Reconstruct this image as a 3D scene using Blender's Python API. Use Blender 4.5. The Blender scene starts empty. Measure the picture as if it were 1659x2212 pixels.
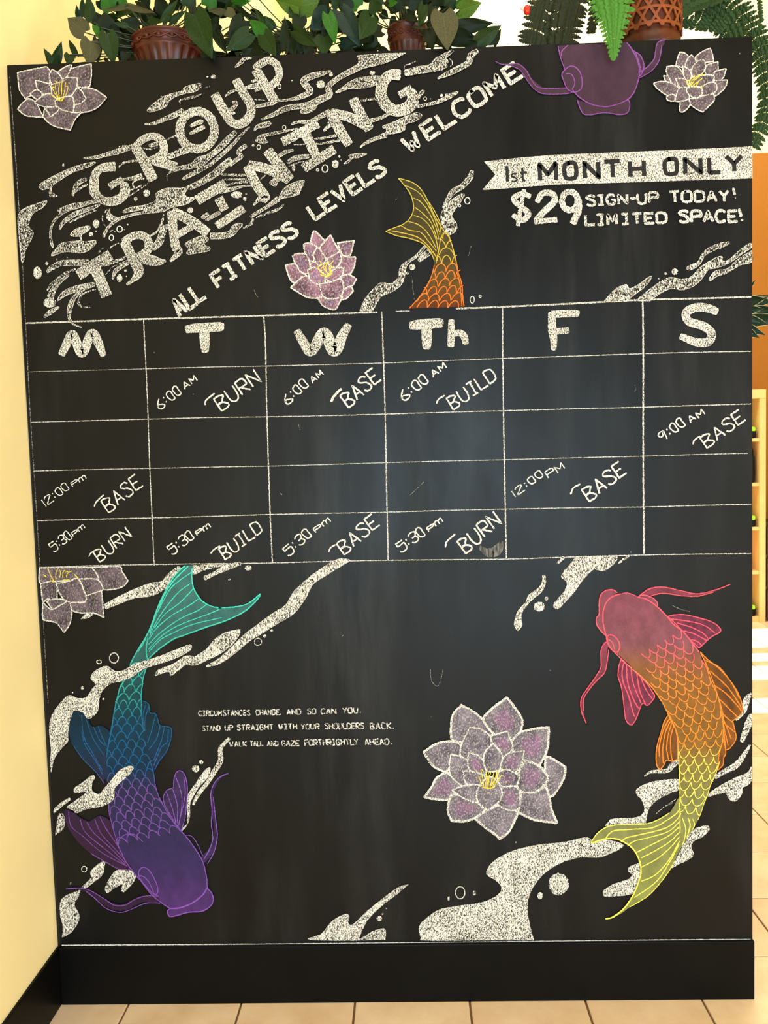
import bpy, math, random
from mathutils import Vector, Matrix
from mathutils.geometry import tessellate_polygon
random.seed(7)
FT = 0.3048
# ------------------------------------------------------------------ camera
CX, CY, CZ = 3.18473 * FT, -6.8371 * FT, 4.74095 * FT
PITCH, YAW, ROLL, F = -0.06645, -0.03109, -0.02876, 1761.41
fw = Vector((math.sin(YAW) * math.cos(PITCH), math.cos(YAW) * math.cos(PITCH), math.sin(PITCH)))
rt0 = Vector((math.cos(YAW), -math.sin(YAW), 0)); up0 = rt0.cross(fw)
rt = math.cos(ROLL) * rt0 + math.sin(ROLL) * up0
up = -math.sin(ROLL) * rt0 + math.cos(ROLL) * up0
CAMP = Vector((CX, CY, CZ))
scene = bpy.context.scene
cam = bpy.data.cameras.new('camera'); camo = bpy.data.objects.new('camera', cam)
scene.collection.objects.link(camo)
M3 = Matrix((rt, up, -fw)).transposed()
camo.matrix_world = Matrix.Translation(CAMP) @ M3.to_4x4()
cam.sensor_fit = 'HORIZONTAL'; cam.sensor_width = 36; cam.lens = 36 * F / 1659
cam.clip_start = 0.02
scene.camera = camo
# ------------------------------------------------------------------ world, lights, exposure
vs = scene.view_settings
vs.view_transform = 'Standard'; vs.look = 'None'; vs.gamma = 1; vs.use_curve_mapping = False
vs.exposure = 0.0
w = bpy.data.worlds.new('world'); scene.world = w; w.use_nodes = True
w.node_tree.nodes['Background'].inputs[0].default_value = (1.0, 0.90, 0.74, 1)
w.node_tree.nodes['Background'].inputs[1].default_value = 0.34
def area(name, loc, target, sx, sy, power, color):
    l = bpy.data.lights.new(name, 'AREA'); l.shape = 'RECTANGLE'; l.size = sx; l.size_y = sy
    l.energy = power; l.color = color
    o = bpy.data.objects.new(name, l); scene.collection.objects.link(o)
    o.location = loc; o.rotation_euler = (Vector(target) - Vector(loc)).to_track_quat('-Z', 'Y').to_euler()
    return o
area('shopfront_window_light', (1.5, -5.0, 1.15), (1.2, 0, .75), 2.2, 1.5, 175, (.60, .83, 1.0))
area('left_wall_fill_light', (5.3, -3.4, 1.5), (0, -.6, 1.0), 2.2, 2.0, 200, (1, .95, .80))  # added fill without a real window, brightens the left wall
area('back_room_ceiling_light', (2.6, 3.4, 5.3), (2.8, 4.4, 2.6), 3.0, 1.0, 230, (1, .95, .80))
area('floor_fill_light', (1.6, -2.2, 4.8), (1.2, -0.8, 0), 2.4, 1.2, 56, (1, .90, .74))  # unseen overhead fill, put in to light the floor
sl = bpy.data.lights.new('sun', 'SUN'); sl.energy = 26; sl.angle = math.radians(.6); sl.color = (1, .93, .78)
so = bpy.data.objects.new('sun', sl); scene.collection.objects.link(so)
SUND = Vector((-1, 0.0, -.62)).normalized()
so.rotation_euler = SUND.to_track_quat('-Z', 'Y').to_euler()

# ------------------------------------------------------------------ helpers
def ray(px, py):
    return fw + rt * ((px - 829.5) / F) + up * ((1106 - py) / F)
def at(px, py, Y=0.0):
    d = ray(px, py); return CAMP + d * ((Y - CY) / d.y)
def onx(px, py, X):
    d = ray(px, py); return CAMP + d * ((X - CX) / d.x)
def onz(px, py, Z):
    d = ray(px, py); return CAMP + d * ((Z - CZ) / d.z)
def link(o, parent=None):
    scene.collection.objects.link(o)
    if parent: o.parent = parent
    return o
def mesh(name, vs_, fs, mats, parent=None, idx=None, smooth=False):
    m = bpy.data.meshes.new(name); m.from_pydata([tuple(v) for v in vs_], [], fs)
    for k in (mats if isinstance(mats, (list, tuple)) else [mats]): m.materials.append(k)
    if idx: m.polygons.foreach_set('material_index', idx)
    if smooth: m.polygons.foreach_set('use_smooth', [True] * len(m.polygons))
    m.update()
    return link(bpy.data.objects.new(name, m), parent)
def boxd(x0, x1, y0, y1, z0, z1, b=0.0):
    if b <= 0:
        v = [(x, y, z) for x in (x0, x1) for y in (y0, y1) for z in (z0, z1)]
        return v, [(0, 1, 3, 2), (4, 6, 7, 5), (0, 4, 5, 1), (2, 3, 7, 6), (0, 2, 6, 4), (1, 5, 7, 3)]
    import bmesh
    bm = bmesh.new(); bmesh.ops.create_cube(bm, size=1)
    for q in bm.verts:
        q.co = Vector(((x0 + x1) / 2 + q.co.x * (x1 - x0), (y0 + y1) / 2 + q.co.y * (y1 - y0), (z0 + z1) / 2 + q.co.z * (z1 - z0)))
    bmesh.ops.bevel(bm, geom=bm.edges[:], offset=b, segments=2, affect='EDGES', profile=.6)
    bm.verts.ensure_lookup_table()
    r = [tuple(q.co) for q in bm.verts], [tuple(u.index for u in f.verts) for f in bm.faces]
    bm.free(); return r
def box(name, x0, x1, y0, y1, z0, z1, mat, parent=None, b=0.0):
    v, f = boxd(x0, x1, y0, y1, z0, z1, b); return mesh(name, v, f, mat, parent)
def tag(o, label=None, cat=None, group=None, kind=None):
    if label: o['label'] = label
    if cat: o['category'] = cat
    if group: o['group'] = group
    if kind: o['kind'] = kind
    return o
def empty(name, loc=(0, 0, 0)):
    o = bpy.data.objects.new(name, None); o.location = loc; o.empty_display_size = .1
    return link(o)
def lin(c):
    return tuple(((v / 255) / 12.92 if v / 255 <= .04045 else ((v / 255 + .055) / 1.055) ** 2.4) for v in c) + (1,)
# ------------------------------------------------------------------ materials
def newmat(name, rough=.6, spec=.5):
    m = bpy.data.materials.new(name); m.use_nodes = True; nt = m.node_tree
    b = nt.nodes['Principled BSDF']; b.inputs['Roughness'].default_value = rough
    b.inputs['Specular IOR Level'].default_value = spec
    return m, nt, b
def node(nt, t, **k):
    n = nt.nodes.new(t)
    for a, v in k.items(): setattr(n, a, v)
    return n
def noise(nt, scale, detail=2, rough=.5, stretch=(1, 1, 1), rot=0.0, dist=0.0):
    tc = node(nt, 'ShaderNodeTexCoord'); mp = node(nt, 'ShaderNodeMapping')
    mp.inputs['Scale'].default_value = stretch; mp.inputs['Rotation'].default_value = (0, rot, 0)
    nt.links.new(tc.outputs['Object'], mp.inputs[0])
    n = node(nt, 'ShaderNodeTexNoise'); n.inputs['Scale'].default_value = scale
    n.inputs['Detail'].default_value = detail; n.inputs['Roughness'].default_value = rough
    n.inputs['Distortion'].default_value = dist
    nt.links.new(mp.outputs[0], n.inputs['Vector']); return n.outputs[0]
def mrange(nt, s, a, b, c=0.0, d=1.0):
    n = node(nt, 'ShaderNodeMapRange'); n.clamp = True
    nt.links.new(s, n.inputs[0])
    for i, v in zip((1, 2, 3, 4), (a, b, c, d)): n.inputs[i].default_value = v
    return n.outputs[0]
def mix(nt, f, a, b):
    n = node(nt, 'ShaderNodeMix', data_type='RGBA')
    for s, i in ((f, 0), (a, 6), (b, 7)):
        if hasattr(s, 'is_output') or isinstance(s, bpy.types.NodeSocket): nt.links.new(s, n.inputs[i])
        else: n.inputs[i].default_value = s
    return n.outputs[2]
def simple(name, col, rough=.6, spec=.5, var=.0, scale=8, bump=0.0, bscale=60):
    m, nt, b = newmat(name, rough, spec)
    c = lin(col)
    if var:
        n = noise(nt, scale, 4, .6)
        nt.links.new(mix(nt, mrange(nt, n, .3, .7), tuple(x * (1 - var) for x in c[:3]) + (1,), tuple(min(1, x * (1 + var)) for x in c[:3]) + (1,)), b.inputs['Base Color'])
    else: b.inputs['Base Color'].default_value = c
    if bump:
        bp = node(nt, 'ShaderNodeBump'); bp.inputs['Strength'].default_value = bump; bp.inputs['Distance'].default_value = .002
        nt.links.new(noise(nt, bscale, 4, .6), bp.inputs['Height']); nt.links.new(bp.outputs[0], b.inputs['Normal'])
    return m
BOARD = (.0045, .0045, .0045, 1)
def boardcolor(nt):
    """black chalkboard paint with wiped chalk haze and a fine grain of dust"""
    h1 = mrange(nt, noise(nt, 1.7, 4, .6, (1, 1, .55), .5, .4), .42, .78)
    h2 = mrange(nt, noise(nt, 9, 5, .65, (1, 1, .12), -.7), .45, .8)
    mu = node(nt, 'ShaderNodeMath', operation='MULTIPLY'); nt.links.new(h1, mu.inputs[0]); nt.links.new(h2, mu.inputs[1])
    c = mix(nt, mu.outputs[0], BOARD, (.035, .036, .037, 1))
    sp = mrange(nt, noise(nt, 420, 2, .6), .66, .76, 0, .22)
    mu2 = node(nt, 'ShaderNodeMath', operation='MULTIPLY'); nt.links.new(sp, mu2.inputs[0]); nt.links.new(h1, mu2.inputs[1])
    c = mix(nt, mu2.outputs[0], c, (.35, .35, .34, 1))
    d = mrange(nt, noise(nt, 38, 2, .5), .775, .79)
    return mix(nt, d, c, (.3, .3, .29, 1))
def board_mat():
    m, nt, b = newmat('chalkboard_paint', .38, .16)
    nt.links.new(boardcolor(nt), b.inputs['Base Color'])
    r = mrange(nt, noise(nt, 5, 4, .6, (1, 1, .4), .5),   .3, .7, .31, .45); nt.links.new(r, b.inputs['Roughness'])
    return m
def chalk(name, col, density=.6, grain=300, ramp=None, soft=.075, low=None, rot=.6, stretch=.55):
    """chalk drawn on the board: pigment where the grain of the board catches it, black paint between"""
    m, nt, b = newmat(name, .8, .12)
    n = noise(nt, grain * 1.45, 3, .7, (1, 1, stretch), rot)
    big = mrange(nt, noise(nt, 14, 2, .5), .3, .7, -.03, .03)
    ad = node(nt, 'ShaderNodeMath', operation='ADD'); nt.links.new(n, ad.inputs[0]); nt.links.new(big, ad.inputs[1])
    t = .5 + (.5 - density) * .38
    f = mrange(nt, ad.outputs[0], t - soft, t + soft)
    if ramp: col = rampz(nt, ramp)
    base = low if low else BOARD
    if low == 'dim':
        base = mix(nt, .62, col, BOARD) if ramp else tuple(v * .38 for v in col[:3]) + (1,)
    nt.links.new(mix(nt, f, base, col), b.inputs['Base Color'])
    return m
def rampz(nt, stops):
    """pigment colour that changes along the height of the drawing"""
    zs = [at(830, y).z for y, c in stops]; z0, z1 = zs[-1], zs[0]
    tc = node(nt, 'ShaderNodeTexCoord'); sp = node(nt, 'ShaderNodeSeparateXYZ'); nt.links.new(tc.outputs['Object'], sp.inputs[0])
    f = mrange(nt, sp.outputs[2], z0, z1)
    r = node(nt, 'ShaderNodeValToRGB'); nt.links.new(f, r.inputs[0]); e = r.color_ramp.elements
    items = sorted(((z - z0) / (z1 - z0), lin(c)) for z, (y, c) in zip(zs, stops))
    e[0].position, e[0].color = items[0]; e[1].position, e[1].color = items[-1]
    for p, c in items[1:-1]:
        q = e.new(p); q.color = c
    return r.outputs[0]
def smudge(name, c1, c2=None, ramp=None, speck=.0, plain=False, grain=260, amp=.35):
    """chalk rubbed in with a finger: an even veil of pigment, cloudy, with a few grains"""
    m, nt, b = newmat(name, .7, .15)
    if ramp: base = rampz(nt, ramp); dark = mix(nt, amp, base, BOARD)
    else: base = lin(c1); dark = lin(c2)
    c = mix(nt, mrange(nt, noise(nt, 26, 5, .65, (1, 1, .7), .6), .36, .66), dark, base)
    f = mrange(nt, noise(nt, grain, 2, .6, (1, 1, .7), .4), .5, .64, 0, .30 + speck)
    if plain: pass
    elif ramp: c = mix(nt, mrange(nt, noise(nt, grain, 2, .6), .45, .65, 0, .35), c, mix(nt, .25, base, (1, 1, 1, 1)) if speck else base)
    else: c = mix(nt, f, c, (.55, .5, .52, 1))
    nt.links.new(c, b.inputs['Base Color'])
    return m
WH = (.76, .735, .68, 1)
A_F = [(1215, (62, 112, 110)), (1400, (46, 92, 92)), (1480, (22, 66, 74)), (1560, (12, 52, 74)), (1650, (16, 44, 72)), (1700, (40, 40, 74)), (1850, (52, 40, 88)), (1960, (80, 48, 112))]
A_N = [(1215, (40, 62, 70)), (1540, (10, 40, 56)), (1600, (14, 48, 74)), (1690, (40, 32, 62)), (1780, (52, 28, 58)), (1960, (48, 28, 52))]
A_L = [(1215, (70, 205, 185)), (1470, (56, 165, 155)), (1530, (30, 105, 140)), (1655, (30, 90, 140)), (1695, (104, 72, 150)), (1960, (128, 80, 172))]
A_R = [(1215, (70, 205, 185)), (1500, (30, 90, 130)), (1655, (36, 100, 165)), (1690, (120, 78, 165)), (1960, (120, 66, 140))]
A_S = [(1430, (56, 172, 158)), (1500, (50, 145, 142)), (1545, (26, 96, 136)), (1655, (28, 84, 134)), (1690, (108, 74, 150)), (1960, (118, 76, 158))]
B_F = [(1260, (122, 62, 82)), (1400, (124, 74, 86)), (1450, (130, 84, 52)), (1500, (132, 88, 38)), (1620, (128, 92, 40)), (1680, (128, 116, 62)), (1750, (122, 124, 78)), (1980, (132, 138, 74))]
B_N = [(1260, (126, 56, 84)), (1480, (112, 52, 78)), (1560, (110, 66, 34)), (1700, (110, 66, 34)), (1760, (118, 112, 60))]
B_L = [(1260, (240, 84, 104)), (1440, (238, 92, 104)), (1475, (242, 128, 60)), (1620, (242, 134, 44)), (1648, (226, 206, 96)), (1980, (232, 226, 90))]
C_F = [(380, (58, 54, 30)), (560, (72, 62, 32)), (620, (92, 66, 28)), (670, (88, 44, 20))]
C_L = [(380, (180, 168, 80)), (566, (186, 162, 66)), (582, (216, 112, 42)), (670, (220, 108, 38))]
D_F = [(80, (70, 48, 66)), (250, (62, 40, 58))]
D_L = [(80, (132, 78, 156)), (250, (118, 66, 138))]
MT = {
 'line': chalk('chalk_line', WH, .70, 330), 'swirl': chalk('chalk_side_strokes', WH, .40, 300),
 'swirlb': chalk('thick_chalk_side_strokes', WH, .53, 300), 'heading': chalk('chalk_heading_letter', WH, .47, 300), 'rim': chalk('chalk_rim', WH, .52, 330), 'gridline': chalk('chalk_grid_line', WH, .56, 380), 'dust': chalk('chalk_dust', (.4, .38, .34, 1), .42, 300),
 'pinkfill': smudge('koi_crimson', (126, 58, 78), (80, 38, 50), plain=True), 'pinkfin': smudge('koi_fin_crimson', (122, 52, 78), (78, 34, 52), plain=True), 'pinkline': chalk('koi_line_crimson', lin((236, 84, 102)), .88, 330),
 'orangefin': smudge('koi_fin_orange', (120, 74, 30), (78, 48, 22), plain=True), 'orangeline': chalk('koi_line_orange', lin((238, 124, 44)), .88, 330),
 'violetfill': smudge('koi_violet', (56, 42, 84), (36, 28, 56), plain=True), 'violetline': chalk('koi_line_violet', lin((128, 84, 176)), .8, 330),
 'banner': chalk('chalk_banner', WH, .54, 300), 'day': chalk('chalk_day_letter', WH, .53, 300),
 'dot': chalk('chalk_dot', WH, .54, 300), 'letter': chalk('chalk_letter', WH, .57, 300), 'petalline': chalk('petal_outline_chalk', WH, .60, 330),
 'lotus': smudge('rubbed_lavender_chalk', (102, 88, 98), (54, 45, 52)), 'lotuspink': smudge('rubbed_pink_chalk', (148, 108, 134), (74, 50, 64), speck=.15),
 'lotuspale': smudge('rubbed_pale_lavender_chalk', (122, 114, 128), (70, 64, 76), speck=.2),
 'blackgap': simple('bare_black_paint', (16, 15, 15), .5, .3),
 'pink': smudge('pink_chalk_core', (134, 100, 132), (90, 72, 94), speck=.1),
 'yellow': chalk('yellow_chalk', lin((222, 200, 60)), .8, 330),
 'smudge': chalk('thin_chalk_smudge', (.16, .16, .16, 1), .5, 120, rot=1.2, stretch=.2, soft=.12),
 'koiAfill': smudge('koi_teal_to_violet', None, ramp=A_F), 'koiAfin': smudge('koi_fin_blue_to_plum', None, ramp=A_N),
 'koiAline': chalk('koi_line_teal_to_violet', None, .8, 330, ramp=A_L, low='dim'), 'koiAray': chalk('koi_ray_blue_to_violet', None, .62, 330, ramp=A_R, low='dim'),
 'koiAscale': chalk('koi_scale_teal_to_violet', None, .8, 330, ramp=A_S, low='dim'),
 'koiBfill': smudge('koi_crimson_to_yellow', None, ramp=B_F), 'koiBfin': smudge('koi_fin_crimson_to_orange', None, ramp=B_N),
 'koiBline': chalk('koi_line_crimson_to_yellow', None, .88, 330, ramp=B_L, low='dim'),
 'koiCfill': smudge('koi_olive_to_orange', None, ramp=C_F), 'koiCline': chalk('koi_line_olive_to_orange', None, .88, 330, ramp=C_L, low='dim'),
 'koiDfill': smudge('koi_purple', None, ramp=D_F), 'koiDline': chalk('koi_line_purple', None, .85, 330, ramp=D_L, low='dim'),
}
MT['blackpaint'] = board_mat()

# ------------------------------------------------------------------ the chalkboard
HB = 0.52184 * FT; TOPZ = 8.02604 * FT; BW = 6.02901 * FT
TL, TR, BL, BR = at(17, 141), at(1625, 79), at(131, 2045), at(1625.5, 2031)
TL.x -= .002
board = mesh('chalkboard', [(p.x, y, p.z) for y in (0, .005) for p in (TL, TR, BR, BL)],
             [(0, 3, 2, 1), (4, 5, 6, 7), (0, 1, 5, 4), (1, 2, 6, 5), (2, 3, 7, 6), (3, 0, 4, 7)], MT['blackpaint'])
tag(board, 'tall black chalkboard with a class timetable, koi and lotus drawings in chalk', 'chalkboard')
def clampb(p):
    """keep a chalk mark on the board"""
    t = (p.z - BL.z) / (TL.z - BL.z); xl = BL.x + (TL.x - BL.x) * t; xr = BR.x + (TR.x - BR.x) * t
    x = min(max(p.x, xl + .001), xr - .0005)
    s = (x - TL.x) / (TR.x - TL.x); zt = TL.z + (TR.z - TL.z) * s; zb = BL.z + (BR.z - BL.z) * s
    return x, min(max(p.z, zb + .0005), zt - .0005)
CT = {'X': (0, 0, 1), 'A': (0, 0, 3.95), 'B': (400, 0, 3.95), 'C': (800, 0, 3.95), 'D': (1200, 0, 3.6144), 'J': (1400, 0, 6.32),
      'E': (0, 340, 3.95), 'F': (400, 340, 3.95), 'G': (800, 340, 3.95), 'H': (1239, 340, 3.95), 'I': (100, 180, 4.1475),
      'K': (40, 740, 2.9625), 'L': (570, 740, 3.0722), 'M': (1079, 640, 2.8603), 'N': (60, 1200, 3.95), 'O': (60, 1580, 3.5298),
      'Q': (400, 1180, 3.318), 'R': (1240, 1220, 4.1475), 'S': (1240, 1600, 4.1475), 'T': (880, 1480, 4.3658), 'U': (640, 1740, 2.5922), 'V': (1060, 1180, 4.8794)}
def parse(tokens, n=2):
    """tokens of the drawing data -> list of (x, y, width, corner)"""
    out = []; c = CT['X']
    for t in tokens:
        if len(t) == 1 and t.isalpha(): c = CT[t]; continue
        k = t.endswith('*'); v = [float(q) for q in t.rstrip('*').split(',')]
        out.append((c[0] + v[0] / c[2], c[1] + v[1] / c[2], (v[2] / c[2] if len(v) > 2 else 0), k, (v[3] / c[2] if len(v) > 3 else 0)))
    return out
def spline(pts, closed=False, step=2.5, smooth=True):
    n = len(pts)
    if not smooth: pts = [p[:3] + (True,) for p in pts]
    segs = n if closed else n - 1; out = []
    for i in range(segs):
        p1, p2 = pts[i], pts[(i + 1) % n]
        p0 = pts[(i - 1) % n] if (closed or i > 0) else p1
        p3 = pts[(i + 2) % n] if (closed or i + 2 < n) else p2
        if p1[3]: p0 = p1
        if p2[3]: p3 = p2
        L = math.hypot(p2[0] - p1[0], p2[1] - p1[1]); k = max(1, int(L / step))
        for j in range(k):
            t = j / k; a, b, c, d = -.5 * t + t * t - .5 * t ** 3, 1 - 2.5 * t * t + 1.5 * t ** 3, .5 * t + 2 * t * t - 1.5 * t ** 3, -.5 * t * t + .5 * t ** 3
            out.append(tuple(a * p0[q] + b * p1[q] + c * p2[q] + d * p3[q] for q in range(3)))
    if not closed: out.append(tuple(pts[-1][:3]))
    return out
rj = lambda a: random.uniform(-a, a)
class Acc:
    def __init__(s, name, mat, parent, label=None):
        s.name, s.mats, s.parent, s.label = name, [mat], parent, label; s.v = []; s.f = []; s.i = []; s.n = 0; s.cur = 0; s.base = 0
    def use(s, m):
        if m not in s.mats: s.mats.append(m)
        s.cur = s.mats.index(m)
    def put(s, pts2, faces, up_=0):
        global LAY
        LAY += 1
        y = -(s.base * .001 + .0001 + LAY * .000008); o = len(s.v)
        for x, py in pts2:
            p = at(x, py, y); X, Z = clampb(p); s.v.append((X, y, Z))
        for f in faces: s.f.append(tuple(o + k for k in f)); s.i.append(s.cur)
    def ribbon(s, pl, w=None, cap=True, jit=.45, taper=True):
        n = len(pl)
        if n < 2: return
        pts = []
        for i, p in enumerate(pl):
            a, b = pl[max(0, i - 1)], pl[min(n - 1, i + 1)]
            dx, dy = b[0] - a[0], b[1] - a[1]; L = math.hypot(dx, dy) or 1; nx, ny = -dy / L, dx / L
            h = (w if w else p[2]) / 2; q = min(jit, h * .45)
            if taper and (i == 0 or i == n - 1): h *= .45
            elif taper and h > 4 and (i == 1 or i == n - 2): h *= .85
            h1, h2 = h + rj(q), h + rj(q)
            pts += [(p[0] + nx * h1, p[1] + ny * h1), (p[0] - nx * h2, p[1] - ny * h2)]
        s.put(pts, [(2 * i, 2 * i + 1, 2 * i + 3, 2 * i + 2) for i in range(n - 1)])
    def ring(s, pl, w, jit=.4):
        n = len(pl); pts = []
        for i, p in enumerate(pl):
            a, b = pl[i - 1], pl[(i + 1) % n]; dx, dy = b[0] - a[0], b[1] - a[1]; L = math.hypot(dx, dy) or 1; nx, ny = -dy / L, dx / L
            h = w / 2; q = min(jit, h * .45); pts += [(p[0] + nx * (h + rj(q)), p[1] + ny * (h + rj(q))), (p[0] - nx * (h + rj(q)), p[1] - ny * (h + rj(q)))]
        s.put(pts, [(2 * i, 2 * i + 1, (2 * i + 3) % (2 * n), (2 * i + 2) % (2 * n)) for i in range(n)])
    def blob(s, pl, jit=.6):
        pts = [(p[0] + rj(jit), p[1] + rj(jit)) for p in pl]
        tri = tessellate_polygon([[Vector((a, -b, 0)) for a, b in pts]])
        s.put(pts, [tuple(t) for t in tri])
    def done(s):
        if not s.f: return None
        # faces all look toward the viewer
        import bmesh
        m = bpy.data.meshes.new(s.name); m.from_pydata(s.v, [], s.f)
        for k in s.mats: m.materials.append(MT[k])
        m.polygons.foreach_set('material_index', s.i)
        bm = bmesh.new(); bm.from_mesh(m)
        for f in bm.faces:
            if f.normal.y > 0: f.normal_flip()
        bm.to_mesh(m); bm.free(); m.update()
        o = link(bpy.data.objects.new(s.name, m), s.parent)
        if s.label: o['label'] = s.label
        return o
G = {}
def gl(ch, w, *st): G[ch] = (w, st)
gl('A', 4, '002640', '0723' if 0 else '1232'); gl('B', 4, '0006', '~062645342303', '~032341301000'); gl('C', 4, '~4536160402103041')
gl('D', 4, '0006', '~062645412000'); gl('E', 3.6, '46060040', '0333'); gl('F', 3.6, '460600', '0333'); gl('G', 4.2, '~4536160402103041', '414323')
gl('H', 4, '0006', '4046', '0343'); gl('I', 3.2, '0636', '1610' if 0 else '2620', '0040' if 0 else '0030'); gl('K', 3.6, '0006', '460340'); gl('L', 3.4, '060040')
gl('M', 4.6, '0006224640'); gl('N', 4, '00064046'); gl('O', 4, '~26050110304145362616'); gl('P', 3.8, '0006', '~063645433303')
gl('R', 4, '0006', '~063645433303', '1340'); gl('S', 3.8, '~45361605143341301001'); gl('T', 4, '0646', '2620'); gl('U', 4, '~060210304246')
gl('V', 4, '062046'); gl('W', 4.8, '0610233046'); gl('Y', 4, '062346', '2320'); gl('Z', 4, '06460040')
gl('p', 3, '0400', '~0434433202'); gl('m', 4.2, '0004', '~03142420', '~23344440'); gl('s', 3.2, '~34140322312000'); gl('t', 3, '161120', '0434')
gl('0', 3, '~16040110303436' if 0 else '~2605021030323526'); gl('1', 1.2, '1610'); gl('2', 3.4, '~05163645340100', '0040'); gl('3', 3.4, '~051636451313' if 0 else '~05163645332313', '~2333413010' + '01')
gl('5', 3.4, '460604', '~042444413010' + '01'); gl('6', 3.2, '~36140201103041321302'); gl('9', 3.4, '~4526050413233545', '4530'); gl(':', 1.6, '1514', '1211')
gl('.', 1.4, '1011'); gl(',', 1.4, '1100'); gl('!', 1.6, '1612', '1011'); gl('|', 1, '0006'); gl('-', 3, '0333'); gl(' ', 2)
def text(newacc, h, w, p0, p1, rot, s):
    adv = [G[c][0] for c in s]; gap = 1.5
    tot = sum(adv) + gap * (len(s) - 1); L = math.hypot(p1[0] - p0[0], p1[1] - p0[1])
    u = L / tot if L > 3 else h / 7.5
    bx, by = ((p1[0] - p0[0]) / L, (p1[1] - p0[1]) / L) if L > 3 else (1, 0)
    r = math.radians(rot); ux, uy = math.cos(r), -math.sin(r); vx, vy = -math.sin(r), -math.cos(r)
    x = 0
    for c in s:
        jr = rj(.04); acc = newacc()
        for st in G[c][1]:
            sm = st[0] == '~'; d = st.lstrip('~')
            pts = []
            for a, b in zip(d[::2], d[1::2]):
                gx, gy = int(a) * u * (1 + jr), int(b) / 6 * h
                # the letter sits on the slanted baseline and leans with its own angle
                pts.append((p0[0] + bx * x * u + ux * gx + vx * gy + rj(.25), p0[1] + by * x * u + uy * gx + vy * gy + rj(.25), w, not sm))
            if sm: pts[0] = pts[0][:3] + (False,)
            acc.ribbon(spline(pts, step=2.2), w, jit=.5, taper=(w > 5 and c not in 'MNOTHLY'))
        x += G[c][0] + gap
def resample(pts, n):
    d = [0]
    for a, b in zip(pts, pts[1:]): d.append(d[-1] + math.hypot(b[0] - a[0], b[1] - a[1]))
    out = []
    for k in range(n + 1):
        t = d[-1] * k / n; i = max(j for j in range(len(d)) if d[j] <= t + 1e-9); i = min(i, len(pts) - 2)
        f = (t - d[i]) / (d[i + 1] - d[i]); out.append((pts[i][0] + f * (pts[i + 1][0] - pts[i][0]), pts[i][1] + f * (pts[i + 1][1] - pts[i][1])))
    return out
def scales(acc, size, sg, left, right):
    L = sum(math.hypot(b[0] - a[0], b[1] - a[1]) for a, b in zip(left, left[1:]))
    n = int(L / (size * .82)); l, r = resample(left, n), resample(right, n)
    for i in range(n if sg < 0 else n + 1):
        i2 = min(i, n); a, b = l[i2], r[i2]; wd = math.hypot(b[0] - a[0], b[1] - a[1]); k = max(1, round(wd / (size * 1.05)))
        j0 = max(0, i2 - 1); j1 = min(n, i2 + 1)
        sx, sy = (l[j1][0] + r[j1][0] - l[j0][0] - r[j0][0]) / 2, (l[j1][1] + r[j1][1] - l[j0][1] - r[j0][1]) / 2
        sl = math.hypot(sx, sy) or 1; sx, sy = sx / sl * size * .82, sy / sl * size * .82
        off = .5 if i % 2 else 0.0
        for q in range(-1, k + 1):
            t0, t1 = (q + off) / k, (q + off + 1) / k
            if t0 < -.02 or t1 > 1.02:
                if t1 <= 0.1 or t0 >= .9: continue
            pts = []
            jx, jy = rj(1.3), rj(1.3)
            for s_ in range(9):
                u = s_ / 8; t = t0 + (t1 - t0) * u
                if t < 0 or t > 1: continue
                hgt = math.sin(math.pi * u) ** .6
                bx_, by_ = a[0] + (b[0] - a[0]) * t, a[1] + (b[1] - a[1]) * t
                # arcs bulge toward the tail end (sg<0) or toward the start (sg>0)
                e = hgt * (.95 if sg < 0 else -.95)
                pts.append((bx_ + sx * e + jx, by_ + sy * e + jy, 2))
            if len(pts) > 2: acc.ribbon(pts, 1.9, jit=.4, taper=False)
LAY = 0
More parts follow.
